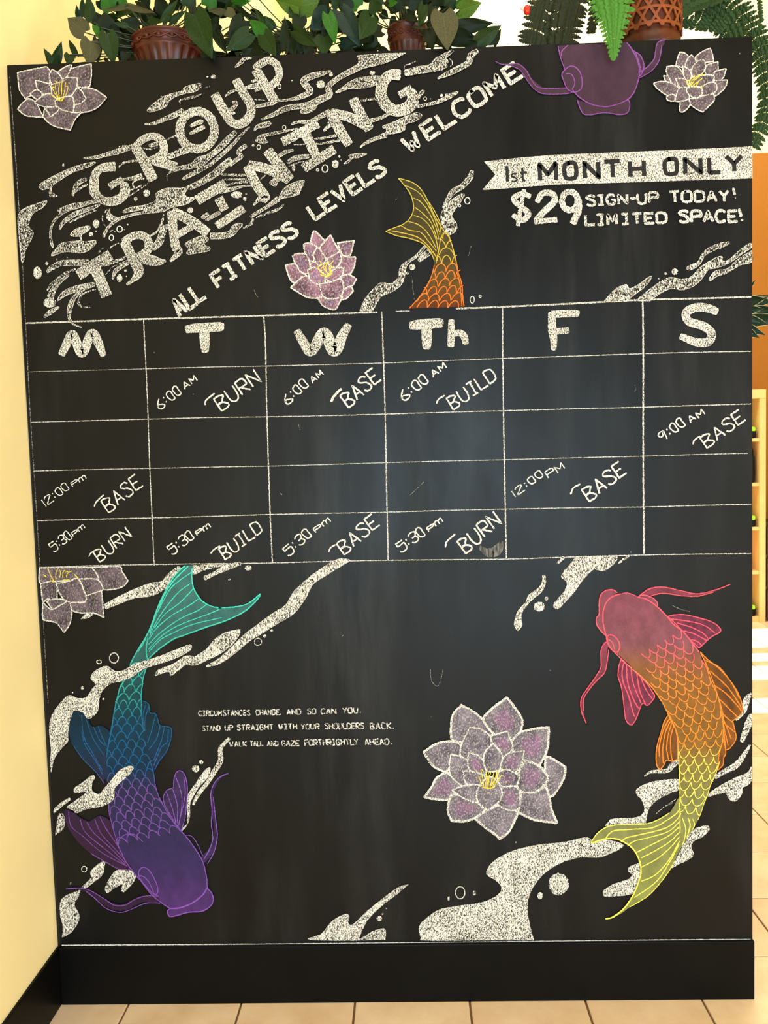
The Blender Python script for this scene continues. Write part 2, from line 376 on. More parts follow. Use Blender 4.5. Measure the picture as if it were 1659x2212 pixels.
def run(data):
    global LAY
    part = None; acc = None; sub = None; multi = False; state = {}
    def flush():
        nonlocal acc, sub, part
        if sub: sub.done(); sub = None
        if acc is not None and acc.f:
            acc.done()
        acc = None
    for line in data.strip().split('\n'):
        c, rest = line[0], line[2:]
        if c == 'P':
            # a part of the board is built before its own children, so finish what is open
            if state.get('pend'): state['pend']()
            name, mat, label, _, z = rest.split('|')[:5] if len(rest.split('|')) >= 5 else (rest.split('|') + ['', '0'])[:5]
            if rest.count('|') == 4 and _ == 'swirl': pass
            z = float(z or 0); LAY = 0
            multi = name.endswith('+'); name = name.rstrip('+')
            state = dict(name=name, mat=mat, label=label, z=z, subs=[], main=Acc(name, mat, board, label), kw=3, kn='petal')
            state['main'].base = z; cur = state['main']
            def fin(st=state):
                mo = st['main'].done()
                if mo is None and st['subs']:
                    # nothing of its own: the first piece stands for the drawing
                    mo = bpy.data.objects.new(st['name'], None); link(mo, board); mo['label'] = st['label']
                for s_ in st['subs']:
                    s_.parent = mo; s_.done()
            state['pend'] = fin
            continue
        if c == 'C':
            n_, m_ = rest.split('|')[:2]; cur = Acc(n_, m_, None); cur.base = state['z']; state['subs'].append(cur); continue
        if c == 'M': cur.use(rest); continue
        if c == 'N': state['tm'] = rest; continue
        if c == 'K': state['kw'], state['kn'] = float(rest.split()[0]), rest.split()[1]; continue
        if multi:
            cur = Acc(state['name'], state['mat'], board); cur.base = state['z']
        t = rest.split()
        if c == 's': pl = spline(parse(t[1:])); cur.ribbon(pl, float(t[0]))
        elif c == 'S': pl = spline(parse(t[1:]), smooth=False, step=3); cur.ribbon(pl, float(t[0]), taper=False, jit=.9)
        elif c == 'o': cur.ring(spline(parse(t[1:]), True), float(t[0]))
        elif c == 'v':
            pl = spline(parse(t), step=3); cur.ribbon(pl, None, jit=.9)
            if state['mat'] in ('swirl', 'swirlb', 'letter', 'heading', 'day') and max(p[2] for p in pl) > 7 and state['name'] != 'price':
                rim = []
                old = cur.mats[cur.cur]; cur.use('rim')
                for sgn in (1, -1):
                    e = []
                    for i, p in enumerate(pl):
                        a, b = pl[max(0, i - 1)], pl[min(len(pl) - 1, i + 1)]; dx, dy = b[0] - a[0], b[1] - a[1]; L = math.hypot(dx, dy) or 1
                        h = p[2] / 2 * sgn * (.45 if i in (0, len(pl) - 1) else 1); e.append((p[0] - dy / L * h, p[1] + dx / L * h, 0))
                    cur.ribbon(e, 1.3, jit=.4)
                cur.use(old)
        elif c in 'bB':
            pl = spline(parse(t), True, smooth=(c == 'b')); cur.blob(pl, .45 if 'koi' in state['mat'] else .7)
            if state['mat'] in ('swirl', 'swirlb', 'banner'): cur.use('rim'); cur.ring(pl, 1.4); cur.use(state['mat'])
        elif c == 'd':
            q = parse(t[:1] + [t[1]]); q = q[0]; v = [float(a) for a in t[1].split(',')]; k = CT[t[0]][2]
            if multi: cur.mats[0] = 'dot'
            rx, ry = v[2] / k, v[3] / k; n = max(8, int((rx + ry) * 1.6))
            cur.blob([(q[0] + rx * math.cos(a * 2 * math.pi / n) * (1 + rj(.07)), q[1] + ry * math.sin(a * 2 * math.pi / n) * (1 + rj(.07))) for a in range(n)], .3)
        elif c == 'r':
            if multi: cur.mats[0] = 'line'
            v = [float(a) for a in t[2].split(',')]; k = CT[t[1]]; cx, cy = k[0] + v[0] / k[2], k[1] + v[1] / k[2]; rx, ry = v[2] / k[2], v[3] / k[2]; n = max(12, int((rx + ry) * 1.4))
            cur.ring([(cx + rx * math.cos(a * 2 * math.pi / n), cy + ry * math.sin(a * 2 * math.pi / n)) for a in range(n)], float(t[0]), jit=.8)
        elif c == 'T':
            def newacc():
                a_ = Acc('letter', state.get('tm', state['mat']), None); a_.base = state['z']; state['subs'].append(a_); return a_
            k = CT[t[2]]; pp = parse(t[2:5]); text(newacc, float(t[0]) / k[2], float(t[1]), pp[0], pp[1], float(t[5]), ' '.join(t[6:]))
        elif c == 'p':
            cur = Acc(state['kn'], state['mat'], None); cur.base = state['z']; state['subs'].append(cur)
            pl = spline(parse(t), True); cur.blob(pl, .3)
            if state['mat'] in ('lotuspink', 'lotuspale') and len(state['subs']) % 2 == 0:
                cx = sum(p[0] for p in pl) / len(pl); cy = sum(p[1] for p in pl) / len(pl)
                cur.use('pink'); cur.blob([(cx + (p[0] - cx) * .55, cy + (p[1] - cy) * .55) for p in pl], 1.2)
            cur.use('petalline'); cur.ring(pl, state['kw'], jit=.8)
        elif c == 'z':
            sc_ = t[2:]; k = sc_.index('|'); scales(cur, float(t[0]), int(t[1]), [p[:2] for p in parse(sc_[:k])], [p[:2] for p in parse(sc_[k + 1:])])
        if multi: cur.done()
    if state.get('pend'): state['pend']()
DRAWING = '''
P chalk_grid|gridline|chalk timetable grid of six columns and five rows||0
s 3.28 X 55.7,698.2 150,695 310,689.4 430,686 569.6,681.8 700,678 815,674.5
s 2.03 X 855,672.5 885,671.5
s 3.59 X 985,666.5 1086,662.8 1240,655.5 1391,647.6 1500,645 1624,641.3
s 0.94 X 60.3,803.5 190,800 316.8,796.7
s 1.48 X 316.8,796.7 450,793 576.7,790.6 700,787.5 828.8,784 960,779 1087.6,774.2
s 1.72 X 1087.6,774.2 1230,769.5 1388.4,764.1 1500,761 1622.7,758.9
s 1.72 X 67,912.2 190,909 320,905.4 450,902 576.7,900.3 700,898 830.4,894.6 960,890.5 1087.6,887.1 1240,883 1388.4,879.5 1500,876 1622.7,872.5
s 1.48 X 72,1017.5 190,1014.5 325.2,1011.7 450,1009 580,1006.7 700,1003.5 833.7,999.4 960,996 1087.6,993.2 1240,989 1390,985.4 1500,982 1615.7,979.1
s 1.72 X 78.8,1124.8 200,1121.5 328.6,1118.7 450,1115.5 585,1111.3 700,1109 836.9,1106.2 960,1102.5 1092.4,1099.7 1240,1097 1390,1095.2 1500,1092 1622.7,1089.3
s 1.87 X 83.9,1226 200,1222 333.7,1219.3 460,1217.5 588.5,1216 700,1213 838.5,1210.3 960,1209 1094,1207.7 1240,1203 1391.9,1198.7 1500,1197 1622.7,1195.9
s 2.03 X 310.1,689.4 313,750 316.8,824.4 320,905 323.5,1010 328.5,1118 333,1222.7
s 2.50 X 569.6,684 573.3,740 576.7,900.3 580,1006 583.5,1111 588.5,1216
s 2.50 X 824.6,673 827.1,740 832,896 835.3,1065.5 838.5,1210
s 2.65 X 1085.6,662.8 1085.9,740 1087.6,886.5 1090.5,1050 1094,1205.5
s 3.43 X 1388.4,647.6 1389.6,760 1389.5,989.6 1391.2,1195.9
P chalk_dust_line|line|thin line of chalk dust along the bottom edge||0
s 2.2 X 133,2042 300,2041 560,2039.5 830,2037 1100,2034.5 1400,2031 1622,2029.5
s 2.4 X 670,2040 770,2039
s 2.6 X 1056,2036.5 1152,2035.5
P water_swirl+|swirl|white chalk water swirls around the slanted heading||1
b I 905,240* 950,190 1050,120 1130,90 1210,70 1250,30 1380,0 1390,30 1330,75 1250,90 1180,110 1110,150 1070,210 1000,240 920,260
v I 1200,180,12 1190,160,14 1260,130,12 1340,110,10 1410,90,8
v I 880,365,8 960,360,22 1060,320,35 1160,280,45 1230,240,40
v I 330,670,10 430,665,25 530,640,30 640,610,45 720,585,40 790,560,40
v I 540,630,25 600,620,30
v I 650,570,14 730,560,18
v I 650,760,8 665,730,14 720,705,20 810,695,25 880,680,20
v I 860,580,14 940,590,14 1000,570,14
v I 920,560,25 1000,540,35
v I 1070,510,10 1170,460,12
v I 1085,495,8 1165,475,8
v I 1050,670,50 1130,645,45 1220,610,50 1300,595,40
v I 1160,620,8 1190,590,12 1260,580,10
v I 1100,800,14 1180,765,30 1300,740,45 1380,700,90 1450,660,50 1530,600,45 1620,510,50 1700,430,35
v I 1090,870,8 1080,830,10 1110,800,12
v I 1220,860,20 1330,800,35 1450,740,25 1560,650,30 1659,560,25 1740,470,18 1822,390,8
v I 1270,940,40 1400,880,50 1520,800,60 1600,730,60 1659,680,50
b I 985,985 1080,940 1200,940 1270,930 1240,990 1270,1020 1330,1030 1260,1080 1130,1110 1040,1150 900,1165 780,1185 650,1230 560,1300 520,1380 510,1350 560,1270 640,1210 760,1170 860,1150 870,1130 690,1160 690,1140 760,1110 880,1090 980,1050
b I 105,1130 230,1080 360,1060 470,1030 480,1060 400,1080 280,1120 190,1150 110,1200 60,1270 45,1360 65,1470 40,1440 30,1340 55,1240 120,1165
v I 120,1310,14 150,1250,30 240,1180,40 340,1140,35 430,1110,25 480,1080,20
v I 200,1250,14 300,1200,20 390,1160,14 450,1135,8
b I 570,1120* 545,1170 545,1210 590,1240 640,1210 600,1190 570,1160
v I 545,1130,10 505,1190,10 510,1250,10 540,1290,8
v I 680,860,12 780,850,30 860,820,35
v I 740,960,12 800,940,14 860,910,10
v I 880,850,14 800,870,14 775,910,14 800,945,10
v I 740,1010,14 850,940,10 920,890,10
b E 335,240 400,190 560,110 700,60 815,40 760,80 620,130 520,190 460,230 440,260 445,300 490,330 430,335 420,290 430,260 360,275
v E 620,330,14 640,260,30 680,210,35 740,185,25
v E 640,300,10 690,260,25 750,225,20
b E 155,500 220,430 300,400 400,370 360,430 290,470 250,540 250,600 285,640 270,690 240,750 215,800 205,870 185,890 165,700
d E 320,985,35,52
d E 400,905,14,14
d E 540,65,9,13
d E 820,565,28,36
d E 775,655,18,18
d E 820,630,6,6
d E 1250,305,28,30
d E 1158,355,16,18
d E 575,855,5,5
d E 485,870,8,8
b E 600,660 650,610 760,585 760,620 700,660 690,700 720,720 810,710 815,740 760,790 690,815 560,805 440,840 470,790 530,730 680,710 690,680 610,670
v E 405,985,14 430,950,35 520,905,45 640,900,50 760,900,50
v E 400,1140,14 440,1080,20 540,1000,20 650,950,15
v E 590,1000,14 500,1070,30 450,1140,45 430,1200,60
d E 425,1240,55,42
v E 375,1365,12 430,1320,35 505,1275,12
v E 490,1225,10 540,1170,40 620,1130,50 720,1105,50 810,1080,30
v E 700,1450,6 620,1420,10 590,1360,25 600,1270,40 640,1190,30 720,1120,20
v E 770,1280,10 700,1275,14 670,1240,20 690,1180,18 760,1140,14 820,1125,12
v E 835,820,10 850,800,14 880,770,10
v E 930,775,14 980,745,10 1015,730,8
v E 880,930,12 980,890,25 1090,845,25
v E 900,1000,8 970,930,12 1090,880,12
v E 960,1040,12 985,970,30 1040,930,30 1100,900,20
d E 1020,1030,24,33
d E 1070,965,12,12
d E 1080,1015,6,6
v E 1270,680,25 1340,630,18 1380,560,20 1395,480,10
v E 1300,780,40 1360,720,60 1400,610,45 1440,580,20
r 1.8 E 1020,612,23,27
r 1.8 E 950,685,19,24
s 1.8 E 930,640 960,622 985,640
d E 1088,572,8,8
d E 1060,617,4,4
b F 0,740 60,700 150,670 200,700 160,740 210,770 190,800 20,825 30,780
v F 210,670,50 300,670,50 390,650,50 430,600,60 490,570,20
v F 490,605,12 560,570,25 580,520,20 550,500,10
v F 570,500,25 700,420,25 800,350,45
b F 800,350 860,250 1010,195 980,290 960,320 850,345
v F 600,515,10 720,470,25 800,440,18 840,400,12
v F 175,540,14 240,500,30 300,470,30
d F 45,450,24,24
v F 140,520,30 200,480,30
v F 280,140,14 400,150,25 520,150,20
v F 330,190,10 430,185,18 540,190,18
v F 350,240,12 450,215,20 540,210,20
v F 290,300,20 400,270,30 480,250,14 560,240,10
d F 440,320,48,28
d F 510,355,17,17
d F 520,312,8,8
b F 720,220 760,180 830,180 790,210 770,245
v F 640,190,10 690,150,12
v B 870,1390,25 940,1350,40 1060,1330,30
v B 880,1420,10 960,1390,12 1060,1370,10
v B 790,1340,20 850,1300,30 925,1280,14
d B 925,1430,14,32
v B 385,1420,8 430,1370,30 480,1335,30 450,1300,30 490,1260,32 525,1240,26
r 1.3 B 580,1240,8,8
r 1.6 B 628,1255,15,19
r 1.4 B 845,1088,15,18
r 2 B 1193,1438,26,31
r 1.5 B 1130,1450,12,9
d B 1280,1400,29,34
d B 1315,1335,9,11
d B 1330,1365,5,5
b B 1355,1395 1410,1350 1395,1330 1430,1315 1550,1310 1480,1345 1430,1350 1390,1390
v B 590,1115,10 620,1080,30 700,1060,45 730,1040,20
b B 600,1190 640,1155 740,1130 860,1110 960,1095 860,1125 760,1150 680,1170 705,1215 640,1220 605,1205
v B 900,1060,12 970,1040,20 1060,1040,30 1140,1000,35 1240,950,45
v B 650,1020,10 750,980,30 850,930,45 950,910,40 1050,900,60 1150,850,55 1230,810,50 1220,750,45 1260,700,40 1350,640,40 1450,590,50 1500,560,60
b B 990,940 1110,900 1110,930 1060,960 1000,970
b B 1470,475* 1560,468 1659,460 1880,452* 1750,520 1620,560 1500,585 1440,600 1480,530
v B 800,860,12 900,850,20 1000,820,40 1070,780,45 1040,740,50 1010,690,50 1080,650,50 1160,630,35 1245,605,10
d B 1245,635,17,17
d B 1157,720,37,33
d B 1598,622,23,19
d B 910,687,6,6
v B 600,910,20 700,890,30 760,880,20
v B 590,850,8 680,855,10
v B 340,825,12 380,790,25 450,765,20
v B 510,750,20 600,735,45 660,730,40
r 1.6 B 805,738,14,20
v B 350,940,14 400,930,30 440,880,25 400,870,25
d B 410,965,19,13
v B 560,700,20 610,680,25 640,660,20
v B 590,780,25 650,755,25
v B 425,575,10 480,530,30 500,505,25 570,495,10
v B 1490,860,20 1570,850,25 1640,840,20
b B 1285,785 1350,740 1400,700 1500,660 1659,650 1720,690 1640,720 1560,745 1480,755 1400,755 1310,790
v B 1180,1120,14 1220,1080,25 1270,1060,30
v B 1210,1050,14 1260,1040,14
v B 1100,1185,12 1200,1175,20 1310,1150,25
v B 920,1235,8 1100,1230,12 1200,1220,20 1330,1190,25
v B 1490,1260,8 1560,1210,25 1659,1170,30 1720,1150,50
b C 105,1080 200,1040 310,990 400,960 440,990 390,1030 300,1060 290,1110 200,1140 100,1150 0,1210 0,1185 100,1150 140,1110
v C 0,1030,30 80,1010,25 160,970,20
d B 240,655,23,17
d B 190,655,10,6
v B 170,750,10 210,735,16
v B 0,850,8 80,830,12 160,795,8
v C 290,625,50 400,600,60 520,580,65 600,540,120 660,550,60
v C 600,500,50 660,460,35 710,430,20
s 2 C 290,590 292,560 340,545 390,520
s 2 C 670,500 695,515 700,545 680,570
v C 570,670,12 680,620,40 780,570,45 840,530,45 860,470,50 920,430,30
v C 400,910,20 540,880,25 620,850,30 700,810,30 750,780,12
v C 640,810,20 740,785,12
r 1.5 C 468,842,12,15
d C 513,845,6,6
d C 607,815,13,15
v C 400,850,20 430,800,30 460,770,20
d C 20,625,20,15
P heading_lettering|heading|large slanted chalk words GROUP TRAINING||2
C letter|heading
v I 625,745,78 540,750,75 470,775,65 435,830,72 428,900,80 430,970,82 480,1030,66 540,1058,66 610,1055,78 680,1015,78 708,955,82 690,890,60
S 15 I 565,927 682,858
C letter|heading
v I 800,575,82 870,690,85 960,870,88
v I 795,570,60 870,500,60 960,475,62 1030,510,66 1055,580,68 1030,640,66 920,695,55
v I 950,690,70 1050,715,80 1170,750,75
C letter|heading
r 19 I 1352,420,156,168
v I 1290,385,24 1380,345,40 1400,360,30
v I 1285,455,20 1350,420,34 1420,385,34
C letter|heading
v B 248,800,72 340,960,74 400,1045,66 480,1055,72 550,990,72 560,900,68 500,800,70 430,675,70
C letter|heading
v B 600,590,76 690,740,76 775,885,76
v B 590,590,56 650,540,60 720,515,58 785,560,60 800,650,58 740,725,60 650,735,60
C letter|heading
S 24 E 665,1005 945,830
S 24 E 815,945 912,1185
C letter|heading
v E 1060,715,76 1130,860,80 1185,975,80 1130,1050,30 1080,1085,18
v E 1050,725,60 1150,665,62 1240,680,64 1272,760,68 1225,825,66 1130,865,60
v E 1180,850,80 1300,880,85 1370,890,50 1415,880,20
C letter|heading
v I 1125,1140,80 1140,1350,72 1165,1480,75 1190,1510,60 1110,1595,20
v I 1125,1145,80 1300,1235,85 1450,1345,80
S 14 I 1165,1365 1350,1255
C letter|heading
S 22 F 100,368 345,222
S 20 F 285,345 340,450
S 18 F 268,588 500,432
C letter|heading
v F 530,70,78 600,220,78 685,345,78 640,350,40 580,410,10
v F 540,62,70 700,100,78 890,195,70
v B 700,1280,85 800,1410,85 900,1535,72
C letter|heading
S 20 B 828,1215 1135,1050
S 21 B 1020,1130 1130,1355
S 20 B 1008,1440 1275,1270
C letter|heading
v B 1235,950,80 1320,1110,84 1400,1240,70
v B 1240,960,70 1400,1000,78 1560,1080,80
v B 1430,840,80 1500,980,84 1575,1110,80
C letter|heading
v C 260,640,88 170,640,84 105,710,90 92,820,92 150,910,95 230,945,95 330,910,100 365,840,95 330,760,70
S 15 C 245,815 352,745
P slogan_lettering|letter|smaller slanted chalk words ALL FITNESS LEVELS WELCOME||2
T 150 8 E 1535,1358 1745,1195 35 ALL
T 125 8 F 285,1110 960,655 33 FITNESS
T 130 8 F 1110,530 1712,128 34 LEVELS
T 135 8.4 C 335,1300 1290,650 33 WELCOME
P offer_banner|banner|white chalk ribbon banner reading 1st MONTH ONLY||2
B X 1046.8,349.4 1120,341.5 1200,334.8 1421,326.5 1626,317 1625,384.6 1421,391.5 1200,398 1120,404 1043,410 1070.9,377
N blackgap
T 34 6.5 X 1096.5,392.5 1096.5,392.5 3 |
T 24 4.2 X 1105,392 1118,391.5 3 s
T 28 5 X 1124,392 1140,391 3 t
T 36 9.5 X 1167,390 1207,388 3 M
T 34 9.5 X 1221,386 1245,385 3 O
T 34 9.5 X 1264,385 1293,384 3 N
T 34 9.5 X 1307,383.5 1341,382 3 T
T 33 9.5 X 1362,382 1391,380.5 3 H
T 32 9.5 X 1438,376 1463,375 3 O
T 32 9.5 X 1481,375 1513,373.5 3 N
T 32 9.5 X 1533,373 1553,372 3 L
T 33 9.5 X 1570,371 1603,370 3 Y
P price_lettering|letter|bold chalk price reading $29||2
v G 1370,335,36 1290,312,42 1222,355,42 1290,425,46 1348,480,46 1300,535,46 1212,490,36
S 9 G 1312,272 1258,585
v G 1420,385,40 1470,308,46 1550,310,48 1572,370,50 1490,455,50 1405,545,44
S 11 G 1400,552 1595,530
r 13 X 1231,434,17,20
v X 1250,430,13 1249,455,14 1237,484,13
P offer_lettering|letter|chalk lines SIGN-UP TODAY! LIMITED SPACE!||2
T 80 5.6 H 115,410 455,395 3 SIGN
T 80 5.6 H 485,392 535,390 3 -
T 85 5.6 H 550,395 715,380 3 UP
T 88 5.6 H 825,382 1325,375 3 TODAY
T 95 6 H 1370,355 1390,355 12 !
T 85 6 H 105,578 790,558 3 LIMITED
T 92 6.4 H 905,552 1395,550 3 SPACE
T 110 6.6 H 1420,548 1450,548 14 !
P day_letter|day|bold chalk M heading the first column||2
v X 132,768,14 143,745,17 157,722,17 177,762,20 198,720,18 213,742,18 224,770,10
P day_letter|day|bold chalk T heading the second column||2
v X 400,712,14 420,709,18 470,706,19 484,706,14
v X 441.5,716,21 442.5,745,19 443.3,762,12
P day_letter|day|bold chalk W heading the third column||2
v X 640,713,14 653,735,18 672,759,20 700,720,24 722,758,24 740,724,20 754,700,14
P day_letter|day|bold chalk Th heading the fourth column||2
v X 884,704,14 905,701,20 945,698,20 958,698,14
v X 921,706,22 922,735,20 921.5,755,14
v X 975,690,11 975,720,14 973.6,750,13
v X 977,722,11 993,719,13 1003,728,14 1006,744,12
P day_letter|day|bold chalk F heading the fifth column||2
v X 1192,674,14 1193,710,17 1196,735,14 1196,757,9
v X 1190,679,14 1230,677,15 1252,677,12
v X 1197,716,13 1230,713.5,12
P day_letter|day|bold chalk S heading the sixth column||2
v M 1350,98,40 1290,75,48 1220,68,50 1155,100,50 1170,155,48 1260,185,50 1310,230,50 1290,280,50 1220,285,48 1115,245,34
P class_entry|line|chalk entry 6:00 AM BURN||2
T 62 2.5 K 905,430 1040,322 34 6:00
T 40 2.4 K 1065,298 1148,236 34 AM
T 92 3.4 K 1300,438 1550,245 34 BURN
s 3.2 K 1195,400 1200,370 1255,325
P class_entry|line|chalk entry 6:00 AM BASE in the third column||2
T 66 2.7 L 158,415 290,285 38 6:00
T 40 2.6 L 325,270 400,208 38 AM
T 98 3.6 L 562,432 770,245 36 BASE
s 5 L 445,395 470,350 515,305
P class_entry|line|chalk entry 6:00 AM BUILD||2
T 68 2.9 L 930,390 1090,258 36 6:00
T 44 2.7 L 1125,230 1220,162 36 AM
T 88 3.4 L 1258,445 1545,240 32 BUILD
s 3.2 L 1145,405 1160,375 1200,350
P class_entry|line|chalk entry 9:00 AM BASE||2
T 60 3 M 1010,900 1145,795 36 9:00
T 40 2.8 M 1180,783 1278,730 36 AM
T 78 3.4 M 1282,938 1515,765 34 BASE
s 3.2 M 1195,915 1205,888 1240,862
P class_entry|line|chalk entry 12:00 PM BASE in the first column||2
T 52 2 K 168,1055 322,935 36 12:00
T 40 2 K 348,922 438,872 34 pm
T 90 3 K 578,1088 790,915 34 BASE
s 2.8 K 485,1050 498,1020 545,975
P class_entry|line|chalk entry 12:00 PM BASE in the fifth column||2
T 45 2.4 M 90,1248 268,1108 36 12:00
T 42 2.4 M 303,1122 412,1065 34 PM
T 86 3.6 M 555,1268 780,1090 34 BASE
s 3.4 M 440,1225 455,1185 500,1160
P class_entry|line|chalk entry 5:30 PM BURN in the first column||2
T 60 2.1 K 228,1342 340,1250 36 5:30
T 38 2 K 352,1240 428,1185 36 pm
T 78 2.8 K 520,1405 722,1240 34 BURN
s 2.6 K 450,1370 465,1345 510,1320
P class_entry|line|chalk entry 5:30 PM BUILD||2
T 64 2.5 K 985,1360 1120,1250 34 5:30
T 42 2.5 K 1145,1235 1232,1185 34 pm
T 80 3.2 K 1322,1388 1560,1205 32 BUILD
s 3 K 1230,1350 1250,1325 1290,1300
P class_entry|line|chalk entry 5:30 PM BASE||2
T 66 2.6 L 165,1420 312,1280 38 5:30
T 45 2.5 L 345,1260 447,1185 36 pm
T 90 3.4 L 535,1408 760,1210 36 BASE
s 3 L 430,1390 445,1360 490,1335
P class_entry|line|chalk entry 5:30 PM BURN in the fourth column||2
T 68 2.8 L 912,1395 1068,1275 34 5:30
T 45 2.6 L 1095,1255 1190,1188 34 pm
T 98 3.6 L 1340,1400 1575,1195 36 BURN
s 3.4 L 1205,1360 1215,1320 1270,1270
P quote_lettering|letter|small chalk quote about standing straight||2
T 36 2.1 Q 97,1216 465,1211 2 CIRCUMSTANCES
T 36 2.1 Q 507,1210 690,1207 2 CHANGE,
T 36 2.2 Q 730,1206 828,1203 2 AND
T 36 2.2 Q 877,1202 935,1201 2 SO
T 36 2.2 Q 975,1202 1080,1199 2 CAN
T 38 2.3 Q 1130,1197 1258,1193 2 YOU.
T 34 2.1 Q 125,1324 250,1320 2 STAND
T 36 2.1 Q 288,1320 340,1319 2 UP
T 37 2.2 Q 373,1318 630,1314 2 STRAIGHT
T 37 2.2 Q 672,1312 800,1310 2 WITH
T 37 2.2 Q 832,1312 960,1309 2 YOUR
T 40 2.3 Q 1003,1311 1280,1307 2 SHOULDERS
T 42 2.4 Q 1328,1310 1495,1307 2 BACK.
T 34 2.1 Q 320,1436 437,1432 2 WALK
T 34 2.1 Q 467,1432 557,1430 2 TALL
T 34 2.1 Q 590,1431 665,1430 2 AND
T 36 2.2 Q 692,1431 817,1429 2 GAZE
T 40 2.3 Q 860,1428 1240,1423 6 FORTHRIGHTLY
T 40 2.4 Q 1290,1424 1480,1421 6 AHEAD.
P water_swirl+|swirlb|white chalk water swirls on the lower half||1
v N 655,440,40 760,390,55 900,330,70 1050,290,105 1160,250,70 1230,180,80 1310,110,60
b N 455,540* 500,495 560,490 520,530
b X 414,1222* 495,1217* 472,1224 440,1232 418,1240
v Q 135,232,28 220,190,25 300,150,40 400,122,20
d Q 452,155,24,19
d Q 318,240,8,8
v Q 1180,100,12 1100,120,55 1000,180,60 900,250,55 820,350,95 750,450,85 640,520,80 540,590,70 450,650,60 350,740,50 250,820,35 150,862,10
b Q 395,595* 385,640 330,710 250,770 170,810 80,850 20,850 N 1350,930 1270,990 1220,1025 1200,990 1090,1025* 1110,980 1250,920 1340,860 1400,860 1440,885 Q 60,800 150,740 220,660 300,615
r 2 N 735,875,38,43
r 1.8 N 608,907,20,16
d N 465,1130,12,16
d N 383,1168,6,6
d N 645,1225,9,9
r 1.6 Q 522,685,26,26
d Q 570,642,12,12
d Q 620,603,8,8
b O 200,625* 205,590 260,540 320,505 325,520 260,570
b O 250,625 275,640 280,720 250,760 210,790* 220,720 235,640
b O 410,1190 480,1120 480,1070 530,1020 585,990 580,1040 570,1090 500,1150 430,1200
b O 250,1300 300,1250 400,1210* 385,1260 355,1320 390,1400 380,1460 330,1530 260,1570* 270,1500 250,1400
b O 590,1200 620,1130 680,1060 780,1060* 820,1090 810,1140 760,1200 730,1225 715,1210 720,1165 650,1200 610,1230
r 1.6 O 430,1050,20,22
b O 1170,760* 1215,700 1220,500 1280,400 1350,300 1390,280 1370,350 1300,430 1240,540 1235,640 1220,700 1190,730
v O 1540,50,20 1470,130,28 1470,220,35 1420,310,35 1370,390,25 1300,480,25 1260,560,14
d O 1280,283,27,27
d O 1322,233,17,15
b V 900,110* 1330,95* 1330,140 1270,210 1180,260 1090,240 1020,300 950,380 880,480 780,590 720,655 670,650 670,600 750,510 800,430 800,370 750,330 760,280 830,200
v V 700,185,20 740,150,30 770,110,30
v V 1340,185,6 1400,140,25 1480,90,12
v V 560,300,30 560,380,35 520,460,50 430,530,60 380,600,30 310,690,45 290,780,70 290,830,80 285,890,10
d V 510,635,57,50
d V 588,552,20,20
v S 630,320,6 690,280,20 830,270,35 880,220,45 935,175,50
b S 555,460 570,430 640,390 750,360 940,350 945,430 860,470 760,520 690,580 655,650 640,745 600,748 300,770 310,730 350,700 550,690 620,650 630,590 600,520 570,490
s 1.2 S 735,655 800,600 920,520
s 1.2 S 790,600 880,560
v S 1260,335,25 1340,280,40 1450,220,50 1520,130,35 1580,35,12
b S 1195,505* 1215,470 1300,410 1450,330 1550,290 1590,230* 1590,350 1550,400 1510,420 1500,480 1450,540 1400,530 1370,480 1370,460 1280,480
b S 875,1140* 950,1000 1000,900 1070,800 1140,770 1200,765 1210,800 1150,860 1070,900 1050,960 1070,1020 1030,1060 950,1100
b S 580,1100* 500,1130 490,1170 520,1200 490,1240 350,1290 270,1340 265,1380 310,1395 530,1365 595,1250
v R 1588,1150,16 1550,1200,50 1520,1300,48 1450,1395,14
v R 1585,1335,20 1560,1430,60 1500,1590,30
b U 700,740 690,680 720,640 800,585 900,565 1050,540 1130,500 1150,460 1120,420 1070,390 1070,360 1110,310 1200,260 1330,225 1500,205 1620,180 S 175,898 300,890 440,940 300,1020 200,1045 60,1042 U 1540,302 1500,312 1400,370 1330,450 1295,540 1300,640 1330,753* 1200,753 740,755
b U 75,750 140,720 200,650 270,610 295,620 290,660 320,665 400,590 500,510 570,460 630,440* 570,490 480,560 400,640 350,740 340,755
b U 350,755* 420,710 480,690 500,700 497,750*
d U 465,633,15,15
d U 483,607,6,6
d U 503,577,4,4
r 1.8 U 918,488,26,34
d U 853,520,6,13
d U 997,490,9,14
d U 1470,440,56,60
d U 1365,505,15,19
P water_swirl+|swirl|white chalk water swirls beside the price||1
v G 870,110,25 850,170,45 780,250,40 710,290,45 650,370,25 620,430,12
v G 800,310,20 750,360,60 690,420,80 650,490,90 665,560,110 690,600,100 650,660,30
r 1.8 G 828,370,23,27
r 1.4 G 762,412,10,10
b G -90,1310* -40,1200 40,1110 90,1070 180,1075 240,1020 250,950 290,900 380,840 460,755 475,765 400,850 330,900 300,960 290,1030 260,1090 180,1150 90,1190 20,1310*
v G 515,800,50 470,830,50 410,885,25
d G 357,935,26,27
d G 318,988,13,13
r 1.8 G 870,1215,18,29
r 1.4 G 937,1185,10,10
b H 255,1235* 330,1150 380,1110 450,1085 480,1120 560,1080 650,1015 665,1030 600,1110 520,1170 450,1230*
d H 865,975,27,27
d H 785,993,14,11
d H 728,1035,7,5
b H 530,1225* 620,1150 740,1060 830,1025 920,1040 1000,1020 1080,940 1170,880 1240,845 1270,850 1275,885 1330,870 1420,790 1500,735 1520,740 1515,770 1430,830 1330,900 1230,940 1150,960 1090,1040 1020,1100 930,1130 830,1120 740,1160 650,1225*
b H 1155,1040 1210,970 1310,950 1400,870 1520,795* 1520,890 1420,920 1300,990 1230,1010 1165,1055
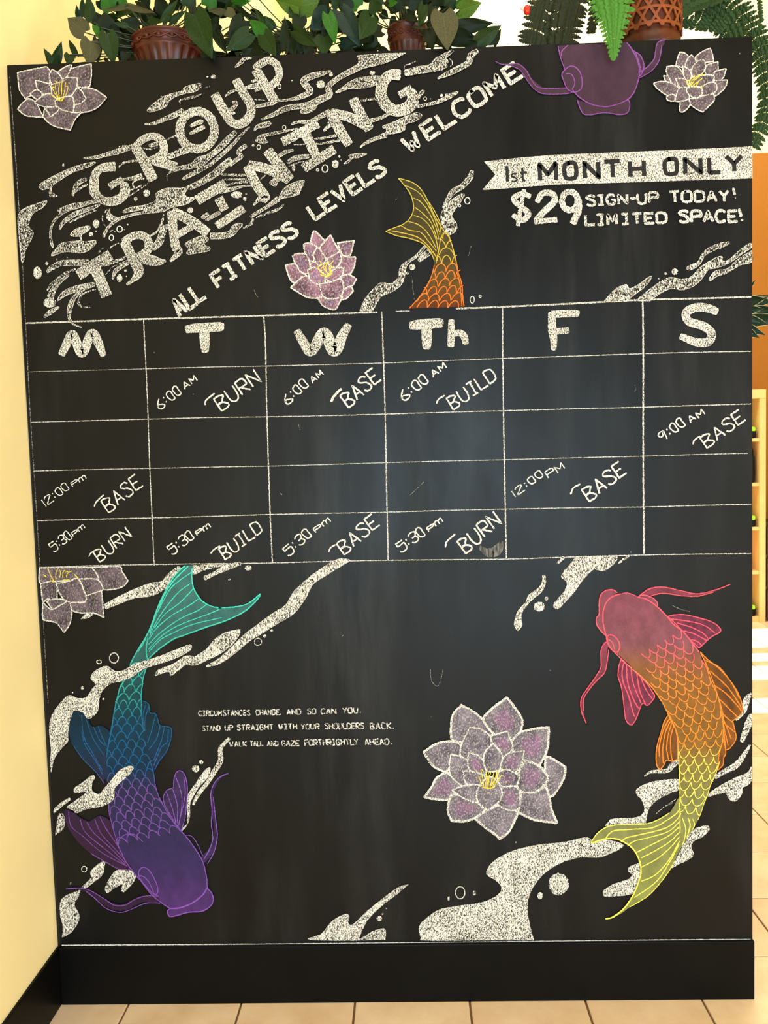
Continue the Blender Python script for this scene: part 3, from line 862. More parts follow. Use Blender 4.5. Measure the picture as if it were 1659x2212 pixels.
v H 965,950,25 1010,935,40 1070,900,25 1110,830,30 1180,780,40 1260,750,40 1330,725,15
P lotus_drawing|lotus|lavender chalk lotus cropped by the top left corner||4
K 2.5 petal
p A 150,620* 280,590 400,568* 430,620 420,720* 310,690 330,770 215,840* 165,760
p A 570,640* 600,590 700,560 778,545* 780,640 765,740* 660,740 570,660
p A 490,620* 540,580 610,555 580,640* 530,690
p A 660,665* 655,740 620,800 580,830 440,830 440,720 520,680 570,660*
p A 445,590* 500,630 530,690 440,720* 420,650
p A 700,750* 800,760 910,830* 840,910 760,950 690,960 630,960 640,890*
p A 660,745* 700,780 735,840* 690,880 640,895* 615,820
p A 240,840* 180,890 150,930* 210,980 290,995 370,1000* 300,870
p A 300,685* 420,720 440,790 430,800 350,800 320,760
p A 255,800* 310,765 360,800 320,850
p A 370,1000* 450,1070 600,1110* 640,1020 690,960 630,960 500,920 390,920
p A 380,910* 430,995* 500,940 480,910
p A 320,850* 400,800 460,820 490,880 470,910 380,910 300,880
p A 475,900* 480,850 600,820 630,870 625,960* 540,940
C stamens|yellow
s 1.3 A 515,865 470,800 440,740
s 1.3 A 515,865 480,790 475,720 490,690
s 1.3 A 515,865 500,780 510,700
s 1.3 A 520,865 525,780 530,700 550,690
s 1.3 A 525,865 550,780 560,700
s 1.3 A 530,860 570,790 580,740
s 1.3 A 510,862 460,830 430,790
s 1.6 A 440,745 470,742
s 1.6 A 465,690 490,695
s 1.6 A 555,735 580,735
s 1.6 A 585,700 597,712
P lotus_drawing|lotus|lavender chalk lotus beside the purple koi head||4
K 2.5 petal
p J 435,710* 500,725 550,770 560,860 480,920 380,890* 400,800
p J 640,780* 730,710 845,655* 880,740 895,840* 800,850 700,850
p J 595,750* 640,800 655,860 580,950 520,920 510,880 550,790
p J 790,885* 870,865 955,840* 950,960 880,1020 780,1000
p J 925,970* 1000,950 1065,940* 1040,1030 990,1100 900,1090 900,1000
p J 900,1100* 1000,1095 1085,1090* 1060,1180 1000,1250 910,1310 900,1200
p J 210,1035* 290,1040 340,1130 240,1110*
p J 255,910* 370,900 450,960 500,1060 520,1150 420,1200 330,1140 280,1050 250,980
p J 70,1140* 180,1110 330,1140 420,1200* 380,1310 260,1300 140,1220
p J 470,900* 560,950 590,1030 560,1100 500,1070
p J 590,970* 620,890 700,820 760,820 785,900 740,1000 620,1060
p J 380,1075* 500,1075 540,1130 540,1190 430,1190
p J 760,1030* 830,1020 905,1040* 880,1110 740,1180 640,1190 560,1170 600,1060
p J 740,1180* 830,1130 910,1130 940,1190 920,1250 800,1310 730,1300
p J 250,1320* 320,1290 380,1310 360,1380 270,1370
p J 550,1340* 650,1345 740,1310 890,1280* 905,1360 830,1450 745,1530* 650,1480 560,1410
p J 440,1385* 550,1350 570,1430 530,1490 465,1530 430,1500
p J 430,1195* 530,1195 560,1270 550,1350 460,1380 370,1380 390,1280
p J 525,1200* 600,1180 700,1190 740,1240 720,1300 650,1340 580,1310 530,1260
C stamens|yellow
s 1.6 J 560,1180 560,1110 600,1060 640,1030
s 1.6 J 580,1180 620,1110 700,1040 780,1010
s 1.6 J 600,1180 660,1130 740,1070
s 1.6 J 570,1170 600,1100 660,1050 720,1010
s 1.6 J 545,1170 520,1110 560,1090
s 1.6 J 620,1190 650,1180 690,1110
s 1.6 J 600,1150 640,1090 690,1060
s 2.2 J 640,985 665,975
s 2.2 J 715,965 732,968
s 2.2 J 705,1195 745,1165
s 2.2 J 755,1100 770,1115
P lotus_drawing|lotuspink|pink and lavender chalk lotus under the slanted slogan||4
K 3 petal
p F 1070,720* 1090,640 1110,630 1160,680 1190,720 1150,790 1080,790
p F 1300,730* 1370,720 1440,710* 1420,800 1400,840 1340,830
p F 1240,660* 1280,740 1310,810 1220,870 1150,780 1190,720
p F 1010,740* 1060,730 1130,780 1100,880 1060,890 1020,810
p F 1340,835* 1400,850 1455,850* 1440,940 1400,1000 1330,1010 1290,920
p F 915,840* 960,820 1030,830 1060,900 1060,980 1000,990 950,930
p F 855,920* 940,910 980,970 1030,1010 1000,1060 930,1070 890,1030
p F 1060,880* 1130,900 1240,900 1280,960 1200,1040 1100,1000
p F 1090,830* 1130,770 1180,830 1200,880 1150,920 1120,900
p F 1215,860* 1330,800* 1330,880 1290,940 1230,920
p F 900,1110* 1000,1020 1060,1020 1150,1080 1180,1180 1070,1200 980,1160
p F 1330,1010* 1400,1000 1460,1040* 1420,1100 1350,1120
p F 1345,1130* 1410,1100 1435,1140* 1380,1200 1340,1210
p F 1045,960* 1110,940 1190,1000 1190,1070 1140,1080 1070,1050
p F 1190,1030* 1280,950 1355,945* 1330,1020 1250,1060
p F 1130,1200* 1180,1190 1340,1190* 1300,1270 1270,1300 1180,1270
p F 1145,1080* 1250,1060 1330,1040 1350,1130 1300,1200 1180,1190
C stamens|yellow
s 1.7 F 1150,880 1160,920 1130,940 1150,970 1180,1000
s 1.7 F 1190,930 1160,950 1170,990 1200,1000
s 1.7 F 1230,890 1200,930 1210,980 1250,1000
s 1.7 F 1270,880 1240,910 1230,960 1260,980
s 1.7 F 1210,900 1180,920 1190,960 1240,1010
s 1.7 F 1150,1000 1200,1010 1260,990
s 1.7 F 1270,930 1240,950 1250,1000
s 1.7 F 1190,1000 1210,1020 1240,1000
P lotus_drawing|lotus|lavender chalk lotus cropped by the left edge under the grid||4
K 2.6 petal
p N 545,100* 780,95 800,130 855,215* 800,270 640,290 600,200
p N 100,105* 545,100* 600,200 440,210 350,220 250,220 110,240
p N 110,240* 230,220 250,290 240,390 170,370 130,390
p N 440,200* 590,205 640,290 560,330 490,340
p N 490,345* 630,300* 640,420 650,530* 560,490 450,490 370,460 350,400 480,400
p N 245,240* 350,220 430,200 490,330 490,390 400,400 320,390 260,300
p N 130,400* 210,460 340,390 375,480 360,580 310,655* 250,580 190,560 130,540
p N 160,390* 240,370 330,390 210,460*
C stamens|yellow
s 1.6 N 225,220 200,180 170,110
s 1.6 N 240,200 240,150 260,110
s 1.6 N 270,190 280,150 270,120
s 1.6 N 300,190 300,140 320,120
s 1.6 N 330,190 340,150 380,130
s 2.4 N 130,160 160,185
s 2.4 N 190,215 230,225
s 2.4 N 290,210 360,208
s 2.4 N 400,160 430,195
s 1.6 N 310,130 350,140
P lotus_drawing|lotuspale|large pale lavender chalk lotus with eight outer petals||4
K 4.8 petal
p T 510,190* 620,250 720,330 820,430 780,480 600,560 500,540 420,510 410,400 430,280
p T 940,115* 1040,250 1085,340 1060,450 990,520 830,470 720,330 790,230
p T 1300,690* 1340,680 1490,770* 1480,860 1420,980 1350,1050 1300,940
p T 1335,400* 1320,600 1250,750* 1100,740 1000,620 990,530 1060,450 1200,410
p T 155,630* 280,550 420,530 500,560 490,680 360,820* 240,760
p T 160,1055* 230,960 280,870 370,820* 500,930 480,1000 390,1080 260,1075
p T 1310,960* 1340,1060 1360,1170 1410,1300* 1200,1270 1040,1200* 1070,1050 1100,1000
p T 1110,710* 1240,760 1320,860 1300,930 1200,1010 1060,1000 1030,930 1060,800
p T 640,1260* 750,1180 900,1130 1030,1190 1010,1280 950,1390 870,1450* 830,1410 730,1340
p T 400,1060* 450,1030 650,1100 740,1180* 640,1250 540,1285 420,1280* 380,1180
K 3.2 petal
p T 590,400* 680,410 780,480 810,560 740,640 720,740 540,690 500,660 510,560
p T 780,480* 940,435* 990,560 980,620 900,680 860,600 800,540
p T 410,650* 540,690 600,760 560,930 500,940 400,830
p T 575,640* 660,660 720,720 750,800 700,860 580,790
p T 810,550* 890,650 900,720 870,800 750,810 720,700 740,620
p T 900,690* 960,640 1100,620* 1080,730 1020,820 880,810
p T 525,810* 640,820 730,860 720,940 560,930
p T 840,830* 900,800 960,800 1060,855* 1020,950 880,950
p T 415,990* 540,950 680,950 660,1100 540,1070
p T 880,960* 1030,960 1060,1060 1050,1160 960,1180 850,1120 890,1040
p T 660,980* 720,900 760,860 820,880 880,960 890,1050 850,1110 760,1180* 690,1130 650,1060
C stamens|yellow
s 1.8 T 700,955 690,900 670,860
s 1.8 T 720,960 710,880 690,800
s 1.8 T 740,965 740,880 750,800
s 1.8 T 760,968 770,880 790,810
s 1.8 T 780,968 800,880 820,820
s 1.8 T 800,965 830,890 860,830
s 1.8 T 820,955 850,900 890,850
s 1.8 T 760,960 755,880 770,820
s 1.8 T 790,950 830,870 850,800
s 2.6 T 640,800 660,815
s 2.6 T 645,865 660,880
s 2.6 T 700,790 715,810
s 2.6 T 765,770 780,780
s 2.6 T 815,735 830,745
s 2.6 T 885,780 900,800
s 2.6 T 895,850 910,860
s 2.6 T 665,720 675,735
s 2.6 T 930,905 940,920
s 2.6 T 755,1020 770,1015
s 2.6 T 825,1028 840,1022
s 2.6 T 705,960 740,970 790,972 830,955
P koi_drawing|koiAfill|chalk koi shading from teal tail to violet head||3
b N 1330,85* 1410,82* 1400,200 1420,290 1480,380 1560,430 1659,450 Q 300,442 370,433 450,410 540,340* 500,400 420,470 300,530 150,580 0,635 N 1250,710 1130,790 1020,890* 870,940* 930,820 1010,690 1060,580 1110,440 1160,330 1220,220 1290,130
b N 1020,880* 1010,960 985,1050 970,1180 970,1290 975,1400 990,1500 O 900,140 930,220 955,300 975,420 1000,500 1060,610 1110,690 1170,760* 1230,830 1300,930 1340,1010 1365,1120 1370,1190* 1400,1230 1415,1280 1395,1330 1330,1370 1220,1380 1130,1405 1080,1410 1065,1370 1085,1350* 1010,1300 940,1240 870,1150 810,1080 740,980 690,870 650,740 620,620 620,520 650,440 600,380 580,330 600,200 620,60 N 710,1500 730,1380 750,1270 780,1150 810,1080 850,980 870,940*
C fin|koiAfin
b N 700,1500* 650,1460 620,1450 550,1460 500,1370 450,1335 400,1330 370,1380 350,1480 370,1600 O 350,110 420,210 500,290 550,350 585,400* 600,200
M koiAray
s 1.3 N 460,1360 470,1500 500,1600 O 480,140 570,300
s 1.3 N 500,1400 540,1520 580,1600 O 580,180
s 1.3 N 560,1460 610,1570 O 590,110
s 1.3 N 600,1455 640,1560 680,1640
s 1.3 O 350,110 420,210 500,290 550,350 585,400
s 1.3 O 410,0 440,110 520,230 570,330
C fin|koiAfin
b N 970,1240* 1010,1250 1035,1280 1040,1340 1090,1350 1110,1400 1130,1450 1210,1465 1230,1500 1220,1570 O 1100,40 1060,150 1000,230 970,290 960,330* 920,220 890,100
M koiAray
s 1.5 N 1035,1280 1000,1400 1000,1500
s 1.5 N 1090,1360 1060,1480 1020,1600
s 1.5 N 1130,1450 1100,1560 1030,1659
s 1.5 N 1165,1465 1140,1580 O 960,220
s 1.5 N 1200,1480 1190,1590 O 1020,120 960,260
s 1.5 N 1010,1260 985,1350 985,1440
s 1.5 N 970,1240 1010,1250 1035,1280 1040,1340 1090,1350 1110,1400 1130,1450 1210,1465 1230,1500 1220,1570 O 1090,60 1060,150 1000,230 970,290
C fin|koiAfin
b O 290,590* 350,620 420,670 470,685 510,660 550,640 600,660 630,690* 680,850 740,960 790,1050 700,1050 600,1000 480,930 390,850 310,740 275,640
M koiAray
s 1.5 O 310,610 330,720 420,800 560,920 740,1020
s 1.5 O 400,670 440,770 580,890 760,1030
s 1.5 O 450,690 500,770 620,880 750,1010
s 1.5 O 510,670 560,780 660,890 750,990
s 1.5 O 550,650 590,730 670,850 730,950
s 1.8 O 790,1050 700,1050 600,1000 480,930
C fin|violetfill
b O 1035,490* 1060,450 1110,430* 1120,340 1150,300 1190,320 1215,400 1215,500 1200,650 1170,760* 1100,660 1040,550
M violetline
o 1.6 O 1035,490* 1060,450 1110,430* 1120,340 1150,300 1190,320 1215,400 1215,500 1200,650 1170,760* 1100,660 1040,550
s 1.5 O 1125,340 1165,450 1175,560 1150,720
s 1.5 O 1105,440 1140,560 1140,700
s 1.5 O 1055,460 1100,580 1130,700
s 1.5 O 1190,350 1200,480 1165,650
C barbel|violetfill
v O 1330,990,50 1395,910,45 1430,810,30 1430,700,24 1410,600,20 1405,480,20 1430,400,22 1470,350,14 1530,320,6
C barbel|koiAfin
v O 1000,1285,45 870,1280,50 740,1340,50 640,1330,50 560,1280,40 480,1230,20 400,1200,14 290,1200,6
C outline|koiAline
s 2.4 N 1400,110 1400,200 1420,290 1480,380 1560,430 1659,450 Q 240,440 350,435 450,410 540,340
s 2.6 Q 540,350 500,400 420,470 300,530 150,580 0,635 N 1250,710 1130,790 1020,890
s 2.4 N 1340,90 1290,130 1220,220 1160,330 1110,440 1060,580 1010,690 930,820 870,940
s 2.2 N 1370,90 1250,210 1180,310 1120,440
s 2 N 1025,700 1010,800 1020,890 1010,960 985,1050 970,1180 970,1290 975,1400 990,1500
s 2.4 N 850,990 810,1080 780,1150 750,1270 730,1380 710,1500 690,1600
s 1.8 N 1400,140 1300,210 1220,280 1150,400 1090,520 1040,660
s 1.8 N 1385,240 1280,320 1150,480 1080,600 1040,680
s 1.8 N 1415,280 1300,400 1170,500 1080,620
s 1.8 N 1455,370 1370,430 1230,510 1100,620 1030,720
s 1.8 N 1520,420 1450,470 1300,540 1130,660 1030,760
s 1.8 N 1640,455 1540,500 1300,590 1150,680 1030,800
s 1.8 N 1655,530 1400,590 1220,670 1130,720 1035,820
s 2 N 1010,700 980,760 940,820
s 1.8 O 600,200 620,60
s 1.8 O 930,220 955,300 975,420 1000,500
s 1.6 O 620,620 620,520 650,440
s 2.2 O 1000,500 1060,610 1110,690 1170,760 1230,830 1300,930 1340,1010 1365,1120 1370,1190 1400,1230 1415,1280 1395,1330 1330,1370 1220,1380 1130,1405 1080,1410 1065,1370 1085,1350
s 1.8 O 1085,1350 1010,1300 940,1240 870,1150 810,1080 740,980 690,870 650,740 620,620
s 3 O 1370,1190 1330,1250 1250,1310 1160,1345 1085,1350
s 1.6 O 1190,790 1250,800 1300,870 1335,950
s 1.8 O 690,870 700,820 750,785 810,785 850,815 880,845
M violetline
s 1.8 O 1340,980 1380,910 1410,820 1400,700 1405,600 1395,480 1420,400 1470,345 1530,320
s 1.8 O 1370,1010 1420,920 1445,800 1435,690 1425,600 1415,500
M koiAline
s 1.6 O 1000,1255 900,1255 820,1280 740,1325 660,1325 580,1275 480,1215 400,1195 290,1200
s 1.6 O 1010,1310 900,1310 780,1360 700,1380 600,1350 520,1280 440,1215
o 2 O 850,1060 890,1035 940,1080 985,1170 990,1230 960,1240 900,1180 850,1110
s 1.8 O 850,1100 890,1110 930,1160 960,1230
C scales|koiAscale
z 21 1 X 276,1448 265,1473 257,1491 250,1521 245,1549 240,1580 236,1600 232,1630 232,1690 236,1740 243,1790 252,1826 | X 316,1443 309,1466 305,1499 305,1527 307,1554 311,1580 316,1620 324,1642 331,1665 336,1700 343,1722 360,1753 375,1778 391,1795
P water_swirl+|swirlb|white chalk water swirls crossing the teal and violet koi||5
b N 200,1659 185,1500 200,1380 270,1270 350,1195 430,1220 500,1210 550,1140 580,1100 540,1050 560,1000 620,960 680,945 740,985 820,980 900,930 1000,900 1150,850 1300,790 1380,760 1400,780 1370,820 1250,880 1100,930 980,970 880,1040 800,1070 710,1090 640,1150 610,1220 600,1310 560,1370 510,1390 470,1340 400,1320 370,1370 350,1450 340,1550 O 300,80 210,190 178,310* 173,220
b O 300,580 350,540 430,480 440,460 360,465 360,430 420,390 490,335 510,350 490,400 490,450 540,480 580,440 640,370 700,300 770,265 805,280 770,330 700,390 660,440 650,520 560,570 450,590 370,620 350,600
P koi_drawing|koiBfill|chalk koi shading from crimson head to yellow tail||3
b R 290,640* 260,520 265,400 310,310 380,270 460,250 560,280 650,310 740,370 830,460 900,540 980,600 1050,690 1120,780 1150,860 1190,930 1230,1050 1290,1180 1330,1330 1340,1450 1330,1600 1310,1750 1270,1870 1220,1980 1200,2050 1160,2150 S 1140,640 1110,710 1060,800 970,940 900,1080 850,1170 750,1300 650,1400 500,1490 400,1560 280,1590* 350,1570 450,1500 520,1400 570,1290 600,1170 580,1060 530,970 450,910 380,880 280,880 150,920* 200,840 280,780 380,755 520,750 640,745 740,715 850,650 920,540 950,470 R 945,1900 935,1700 930,1600 920,1500 870,1400 840,1330 810,1270 790,1230 730,1140 690,1090 590,990 480,880 380,790 320,740 290,680
b R 290,640* 240,590 205,540 200,480 225,440 225,350 240,270 290,230 350,225 390,250* 310,310 265,400 260,520
b R 570,290* 620,270 690,290 740,330 750,385* 650,310
C barbel|pinkfill
v R 590,285,20 680,240,65 800,225,55 950,250,40 1100,265,22 1250,235,12 1400,175,6
C barbel|pinkfill
v R 290,690,50 265,790,60 265,900,55 210,1010,35 120,1120,25 75,1200,20 75,1310,20 110,1420,8
C fin|pinkfin
b R 840,460* 950,445 1080,465 1230,510 1300,560 1310,600 1240,640 1190,680 1160,710 1120,745* 1050,680 950,570
M pinkline
o 2 R 840,460* 950,445 1080,465 1230,510 1300,560 1310,600 1240,640 1190,680 1160,710 1120,745* 1050,680 950,570
s 2 R 870,485 1050,510 1180,550 1260,610
s 2 R 920,520 1050,560 1150,610 1200,660
s 2 R 980,590 1080,620 1190,680
s 2 R 1050,670 1110,690 1150,730
C fin|pinkfin
b R 420,850* 400,920 395,1000 420,1080 440,1200 455,1340 470,1400 515,1435 560,1370 610,1245 660,1260 720,1190 715,1160* 650,1060 540,950
M pinkline
o 2 R 420,850* 400,920 395,1000 420,1080 440,1200 455,1340 470,1400 515,1435 560,1370 610,1245 660,1260 720,1190 715,1160* 650,1060 540,950
s 2.2 R 450,870 430,960 440,1050 490,1180 530,1330 550,1360
s 2.2 R 470,890 480,1050 530,1200 580,1290
s 2.2 R 510,910 530,1060 600,1240
s 2.2 R 560,960 590,1130 640,1250
s 2.2 R 590,990 640,1110 700,1200
C fin|orangefin
b R 1130,780* 1200,850 1300,930 1400,1040 1470,1150 1510,1270 1500,1330 1460,1370 1420,1400* 1440,1480 1450,1560 1400,1640 1360,1660* 1330,1400 1290,1180 1200,930
M orangeline
o 2 R 1130,780* 1200,850 1300,930 1400,1040 1470,1150 1510,1270 1500,1330 1460,1370 1420,1400* 1440,1480 1450,1560 1400,1640 1360,1660* 1330,1400 1290,1180 1200,930
s 1.8 R 1160,850 1290,910 1400,1040 1480,1190
s 2.2 R 1220,950 1370,1090 1470,1230 1500,1290
s 2.2 R 1260,1080 1380,1170 1510,1320
s 2.2 R 1310,1210 1400,1300 1470,1370
s 2.2 R 1330,1330 1370,1370 1420,1410
s 2 R 1340,1390 1410,1560
s 2 R 1340,1440 1380,1620
s 2 R 1335,1410 1440,1500
C fin|orangefin
b R 1340,1560* 1360,1680 1340,1730 1335,1790 1290,1840* 1300,1700
M orangeline
o 2 R 1340,1560* 1360,1680 1340,1730 1335,1790 1290,1840* 1300,1700
C fin|orangefin
b R 850,1340* 810,1400 780,1500 750,1600 735,1700 740,1790 770,1830 800,1800 830,1750 880,1760 930,1740* 930,1600 910,1480
M orangeline
o 2.2 R 850,1340* 810,1400 780,1500 750,1600 735,1700 740,1790 770,1830 800,1800 830,1750 880,1760 930,1740* 930,1600 910,1480
s 2.2 R 855,1380 800,1480 765,1620 765,1720
s 2.2 R 865,1400 820,1500 795,1650 800,1780
s 2.2 R 875,1420 845,1520 830,1650 850,1750
s 2.2 R 890,1450 865,1560 870,1700 885,1755
C outline|koiBline
s 2.4 R 290,640 260,520 265,400 310,310 380,270 420,262
s 1.2 R 420,262 480,252 560,280
s 2.4 R 570,290 650,310 740,370 830,460 900,540 980,600 1050,690 1120,780
s 2 R 1150,860 1190,930 1230,1050 1290,1180 1330,1330 1340,1450 1330,1600
s 1.5 R 1310,1750 1270,1870 1220,1980 1200,2050 1160,2150 S 1140,640 1110,710
s 2.2 R 290,640 240,590 205,540 200,480 225,440 225,350 240,270 290,230 350,225 390,250
s 2.2 R 290,640 300,700 340,760 420,840 540,950 590,990 690,1090 730,1140 790,1230
s 2 R 790,1230 810,1270 840,1330 870,1400 920,1500 930,1600 935,1700 945,1900 S 950,470 945,600
s 2.2 R 570,290 620,270 690,290 740,330 750,380
s 2.2 S 950,600 920,650 820,720 700,780 500,795 350,810 280,880
s 2.2 S 960,650 900,730 800,790 600,840 470,870 420,910
s 2 S 950,720 850,810 700,860 540,900 480,945
s 2 S 945,770 850,850 700,930 560,1000
s 2 S 945,820 850,910 720,990 600,1050
s 2 S 945,860 860,960 740,1060 600,1135
s 2 S 945,900 850,1070 730,1200 600,1260
s 2 S 940,930 860,1080 740,1260 540,1405
s 3 S 150,920 280,880 380,880 450,910 530,970 580,1060 600,1170 570,1290 520,1400 450,1500 350,1580 280,1595
s 1.6 S 900,1080 850,1170 750,1300 650,1400 500,1490
s 2 S 150,920 200,840 280,780 380,755 520,750 640,745 740,715 850,650
s 2 S 970,690 1000,790 990,880 970,940
s 2 S 1020,690 1040,760 1010,870
s 2 S 1060,700 1080,750 1060,800
s 2.2 S 950,600 950,700 950,830
M pinkline
o 2.4 R 300,640 340,630 390,670 410,730 390,780 350,770 310,720
s 2 R 305,670 340,690 365,760
s 1.8 R 580,280 680,215 800,200 950,230 1100,260 1250,230 1400,175
s 1.8 R 680,280 800,255 950,275 1100,282 1250,245
s 1.8 R 290,690 245,750 240,850 240,920 190,1010 110,1120 65,1200 65,1310 110,1420
s 1.8 R 310,760 295,880 270,970 200,1040 120,1140 85,1210 85,1310
C scales|koiBline
z 20 -1 R 600,800 640,900 660,1010 720,1110 800,1230 860,1350 925,1480 940,1600 945,1800 950,1950 955,2050 S 955,650 | R 960,590 1040,690 1110,780 1180,930 1250,1090 1305,1260 1330,1430 1315,1620 1275,1830 1230,1970 1190,2060 S 1110,680
P koi_drawing|koiCfill|chalk koi tail, olive above and orange below, over the grid||3
b G 240,175* 350,205 430,260 480,350 530,460 580,540 640,650 680,700 700,760 730,880 750,980 780,1080 790,1200 800,1275* 330,1290* 420,1190 490,1080 530,990 545,920 540,860 510,800 440,730 330,690 220,670 130,632* 180,610 260,580 320,540 355,490 370,420 350,330 300,250
C outline|koiCline
s 1.8 G 240,178 350,210 430,270 490,370 550,500 610,600 680,690
s 1.8 G 240,178 300,250 350,330 370,420 355,490 320,540 260,580 180,610 130,632
s 1.6 G 300,240 400,290 470,370 540,500 590,640
s 1.6 G 365,345 430,380 500,470 560,600 585,700
s 1.6 G 380,425 450,480 520,560 570,700
s 1.6 G 370,495 440,520 510,590 560,700 575,790
s 1.6 G 320,545 420,580 500,660 560,770
s 1.6 G 260,580 330,620 430,640 500,720 565,800
s 2 G 180,625 300,650 400,680 480,740 550,830 575,880
s 2 G 130,632 240,672 330,690 440,730 510,800 545,880
s 1.5 G 500,380 560,480 600,580 590,660
s 1.8 G 560,910 585,780 600,690 625,640 605,690
s 2 G 545,920 530,990 490,1080 420,1190 330,1290
s 2 G 680,700 700,760 730,880 750,980 780,1080 790,1200 800,1270
s 1.6 G 735,970 760,1060 775,1190 780,1270
C scales|koiCline
z 22 1 G 610,690 590,800 565,920 540,990 500,1080 430,1190 350,1285 | G 680,720 710,820 740,930 765,1060 780,1160 795,1285
P koi_drawing|koiDfill|purple chalk koi head cropped by the top edge||3
b D 25,356* 50,440 75,550 100,660 130,700 200,770 300,820 420,830 540,790 600,740 640,650 655,560 640,470 600,390 555,328*
b D 170,780* 190,840 220,890 280,895 380,880 500,895 560,880 580,820 570,780* 420,830 300,820
b D 75,545 120,515 175,540 205,610 200,690 145,720 90,690 60,620 50,580
b D 600,390* 660,430 690,500 680,560 650,600*
C barbel|koiDfill
v C 1065,520,6 1110,545,10 1180,550,14 1250,560,25 1310,600,35 1350,670,45 1420,740,50 1490,775,50 1659,775,50 D 110,705,38
C barbel|koiDfill
v D 650,590,30 720,540,42 780,480,46 800,420,46 810,360,46 850,318,30
C outline|koiDline
s 2.2 D 20,356 40,450 75,545
s 2 D 100,350 50,400 45,440
s 2.4 D 130,700 200,770 300,820 420,830 540,790 600,740 640,650 655,560 640,470 600,390 555,330
s 2.2 D 170,780 190,840 220,890 280,895 380,880 500,895 560,880 580,820 570,780
o 2.2 D 75,545 120,515 175,540 205,610 200,690 145,720 90,690 60,620 50,580
s 2 D 80,575 125,580 150,640 130,700
s 2.2 D 600,390 660,430 690,500 680,560 650,600
s 2 D 620,400 650,480 670,560
s 2 D 650,570 720,520 770,460 780,400 800,330 860,312
s 1.8 D 650,610 740,560 800,490 820,420 830,350
s 1.6 C 1065,520 1110,545 1180,550 1260,545 1330,600 1380,690 1450,750 1659,750 D 90,690
s 1.6 C 1200,560 1280,600 1340,690 1400,760 1480,800 1659,800 D 130,720
P chalk_smudge|smudge|rubbed out patch of chalk under the fourth column||1
b L 1430,1350 1500,1365 1580,1315 1590,1360 1560,1410 1500,1425 1450,1400
P chalk_dust_line|dust|rough chalk trace along the left edge||0
s 1.6 X 21,165 27,250 35,360 48,560
s 1.4 X 48,560 57,730 66,905 78,1090 92,1320 104,1520
P chalk_scuff+|dust|||0
s 1 G 862,752 850,790 838,842
s 1 F 588,1130 605,1170 622,1195
s 1 G 355,1010 362,1110 375,1210
s 1.2 G 205,385 220,360 232,342
s 1 L 970,1012 1020,965 1062,925
s 1 L 230,540 240,580
s 1 Q 1125,645 1138,632
s 1.2 R 880,365 960,400 1040,420
s 1 X 930,1445 932,1470 945,1482 953,1465 957,1445
s 1 M 835,545 842,570 835,590
s 1.3 X 1362,1198 1363,1190
'''
run(DRAWING)
# ------------------------------------------------------------------ the room
XL = -.008; YB = 16.45 * FT; XR = 5.6; ZC = 5.9; YF = -5.6
cream = simple('cream_wall_paint', (238, 222, 168), .75, .3, .03, 3, .15, 90)
mustard = simple('mustard_wall_paint', (140, 88, 20), .7, .3, .04, 2, .1, 90)
blackp = simple('black_baseboard_paint', (8, 8, 8), .45, .1, .3, 6, .1, 40)
blackw = simple('black_partition_paint', (12, 12, 12), .5, .4)
grout = simple('floor_grout', (122, 92, 66), .9, .2, .15, 20)
def tilemat():
    m, nt, b = newmat('sand_ceramic_tile', .34, .5)
    oi = node(nt, 'ShaderNodeObjectInfo')
    tc = node(nt, 'ShaderNodeTexCoord'); ad = node(nt, 'ShaderNodeVectorMath', operation='ADD')
    nt.links.new(tc.outputs['Object'], ad.inputs[0]); nt.links.new(oi.outputs['Location'], ad.inputs[1])
    n = node(nt, 'ShaderNodeTexNoise'); n.inputs['Scale'].default_value = 7; n.inputs['Detail'].default_value = 5; n.inputs['Roughness'].default_value = .6
    nt.links.new(ad.outputs[0], n.inputs['Vector'])
    c = mix(nt, mrange(nt, n.outputs[0], .32, .68), lin((222, 194, 160)), lin((242, 220, 192)))
    c2 = mix(nt, mrange(nt, oi.outputs['Random'], 0, 1, 0, .25), c, lin((206, 168, 130)))
    nt.links.new(c2, b.inputs['Base Color']); return m
tile_m = tilemat()
fl = tag(box('floor', -1.2, XR, YF, YB, -.1, -.004, grout), kind='structure')
OX, OY = .59546 * FT, .57427 * FT
tv, tf = boxd(-FT / 2 + .0028, FT / 2 - .0028, -FT / 2 + .0028, FT / 2 - .0028, -.01, 0, .0022)
tm = bpy.data.meshes.new('tile'); tm.from_pydata(tv, [], tf); tm.materials.append(tile_m); tm.update()
nt_ = 0
for j in range(-4, 17):
    for i in range(-1, 15):
        x, y = OX + (i + .5) * FT, OY + (j + .5) * FT
        if j >= 1 and i < 4: continue
        if j < -2 and i > 9: continue
        o = bpy.data.objects.new('tile', tm); o.location = (x, y, rj(.0004)); link(o, fl); nt_ += 1
# tiles farther away than the ones that can be told apart
sv, sf = [], []
for j in range(-19, 17):
    for i in range(-1, 18):
        if (-4 <= j and i < 15) and not ((j >= 1 and i < 4) or (j < -2 and i > 9)): continue
        x, y = OX + (i + .5) * FT, OY + (j + .5) * FT
        v, f = boxd(x - FT / 2 + .0028, x + FT / 2 - .0028, y - FT / 2 + .0028, y + FT / 2 - .0028, -.01, 0)
        o_ = len(sv); sv += v; sf += [tuple(o_ + k for k in q) for q in f]
tag(mesh('outer_tiles', sv, sf, tile_m, fl), kind='stuff')
tag(box('wall_left', XL - .14, XL, YF, YB, 0, ZC, cream), kind='structure')
tag(box('baseboard_left', XL, 0, YF, 0, 0, HB, blackp, b=.002), kind='structure')
tag(box('wall_partition', XL, BW - .004, .006, .15, 0, TOPZ - .002, blackw), kind='structure')
tag(box('baseboard_partition', 0.0005, at(1627, 2100).x, -.009, .006, 0, HB - .0005, blackp, b=.002), kind='structure')
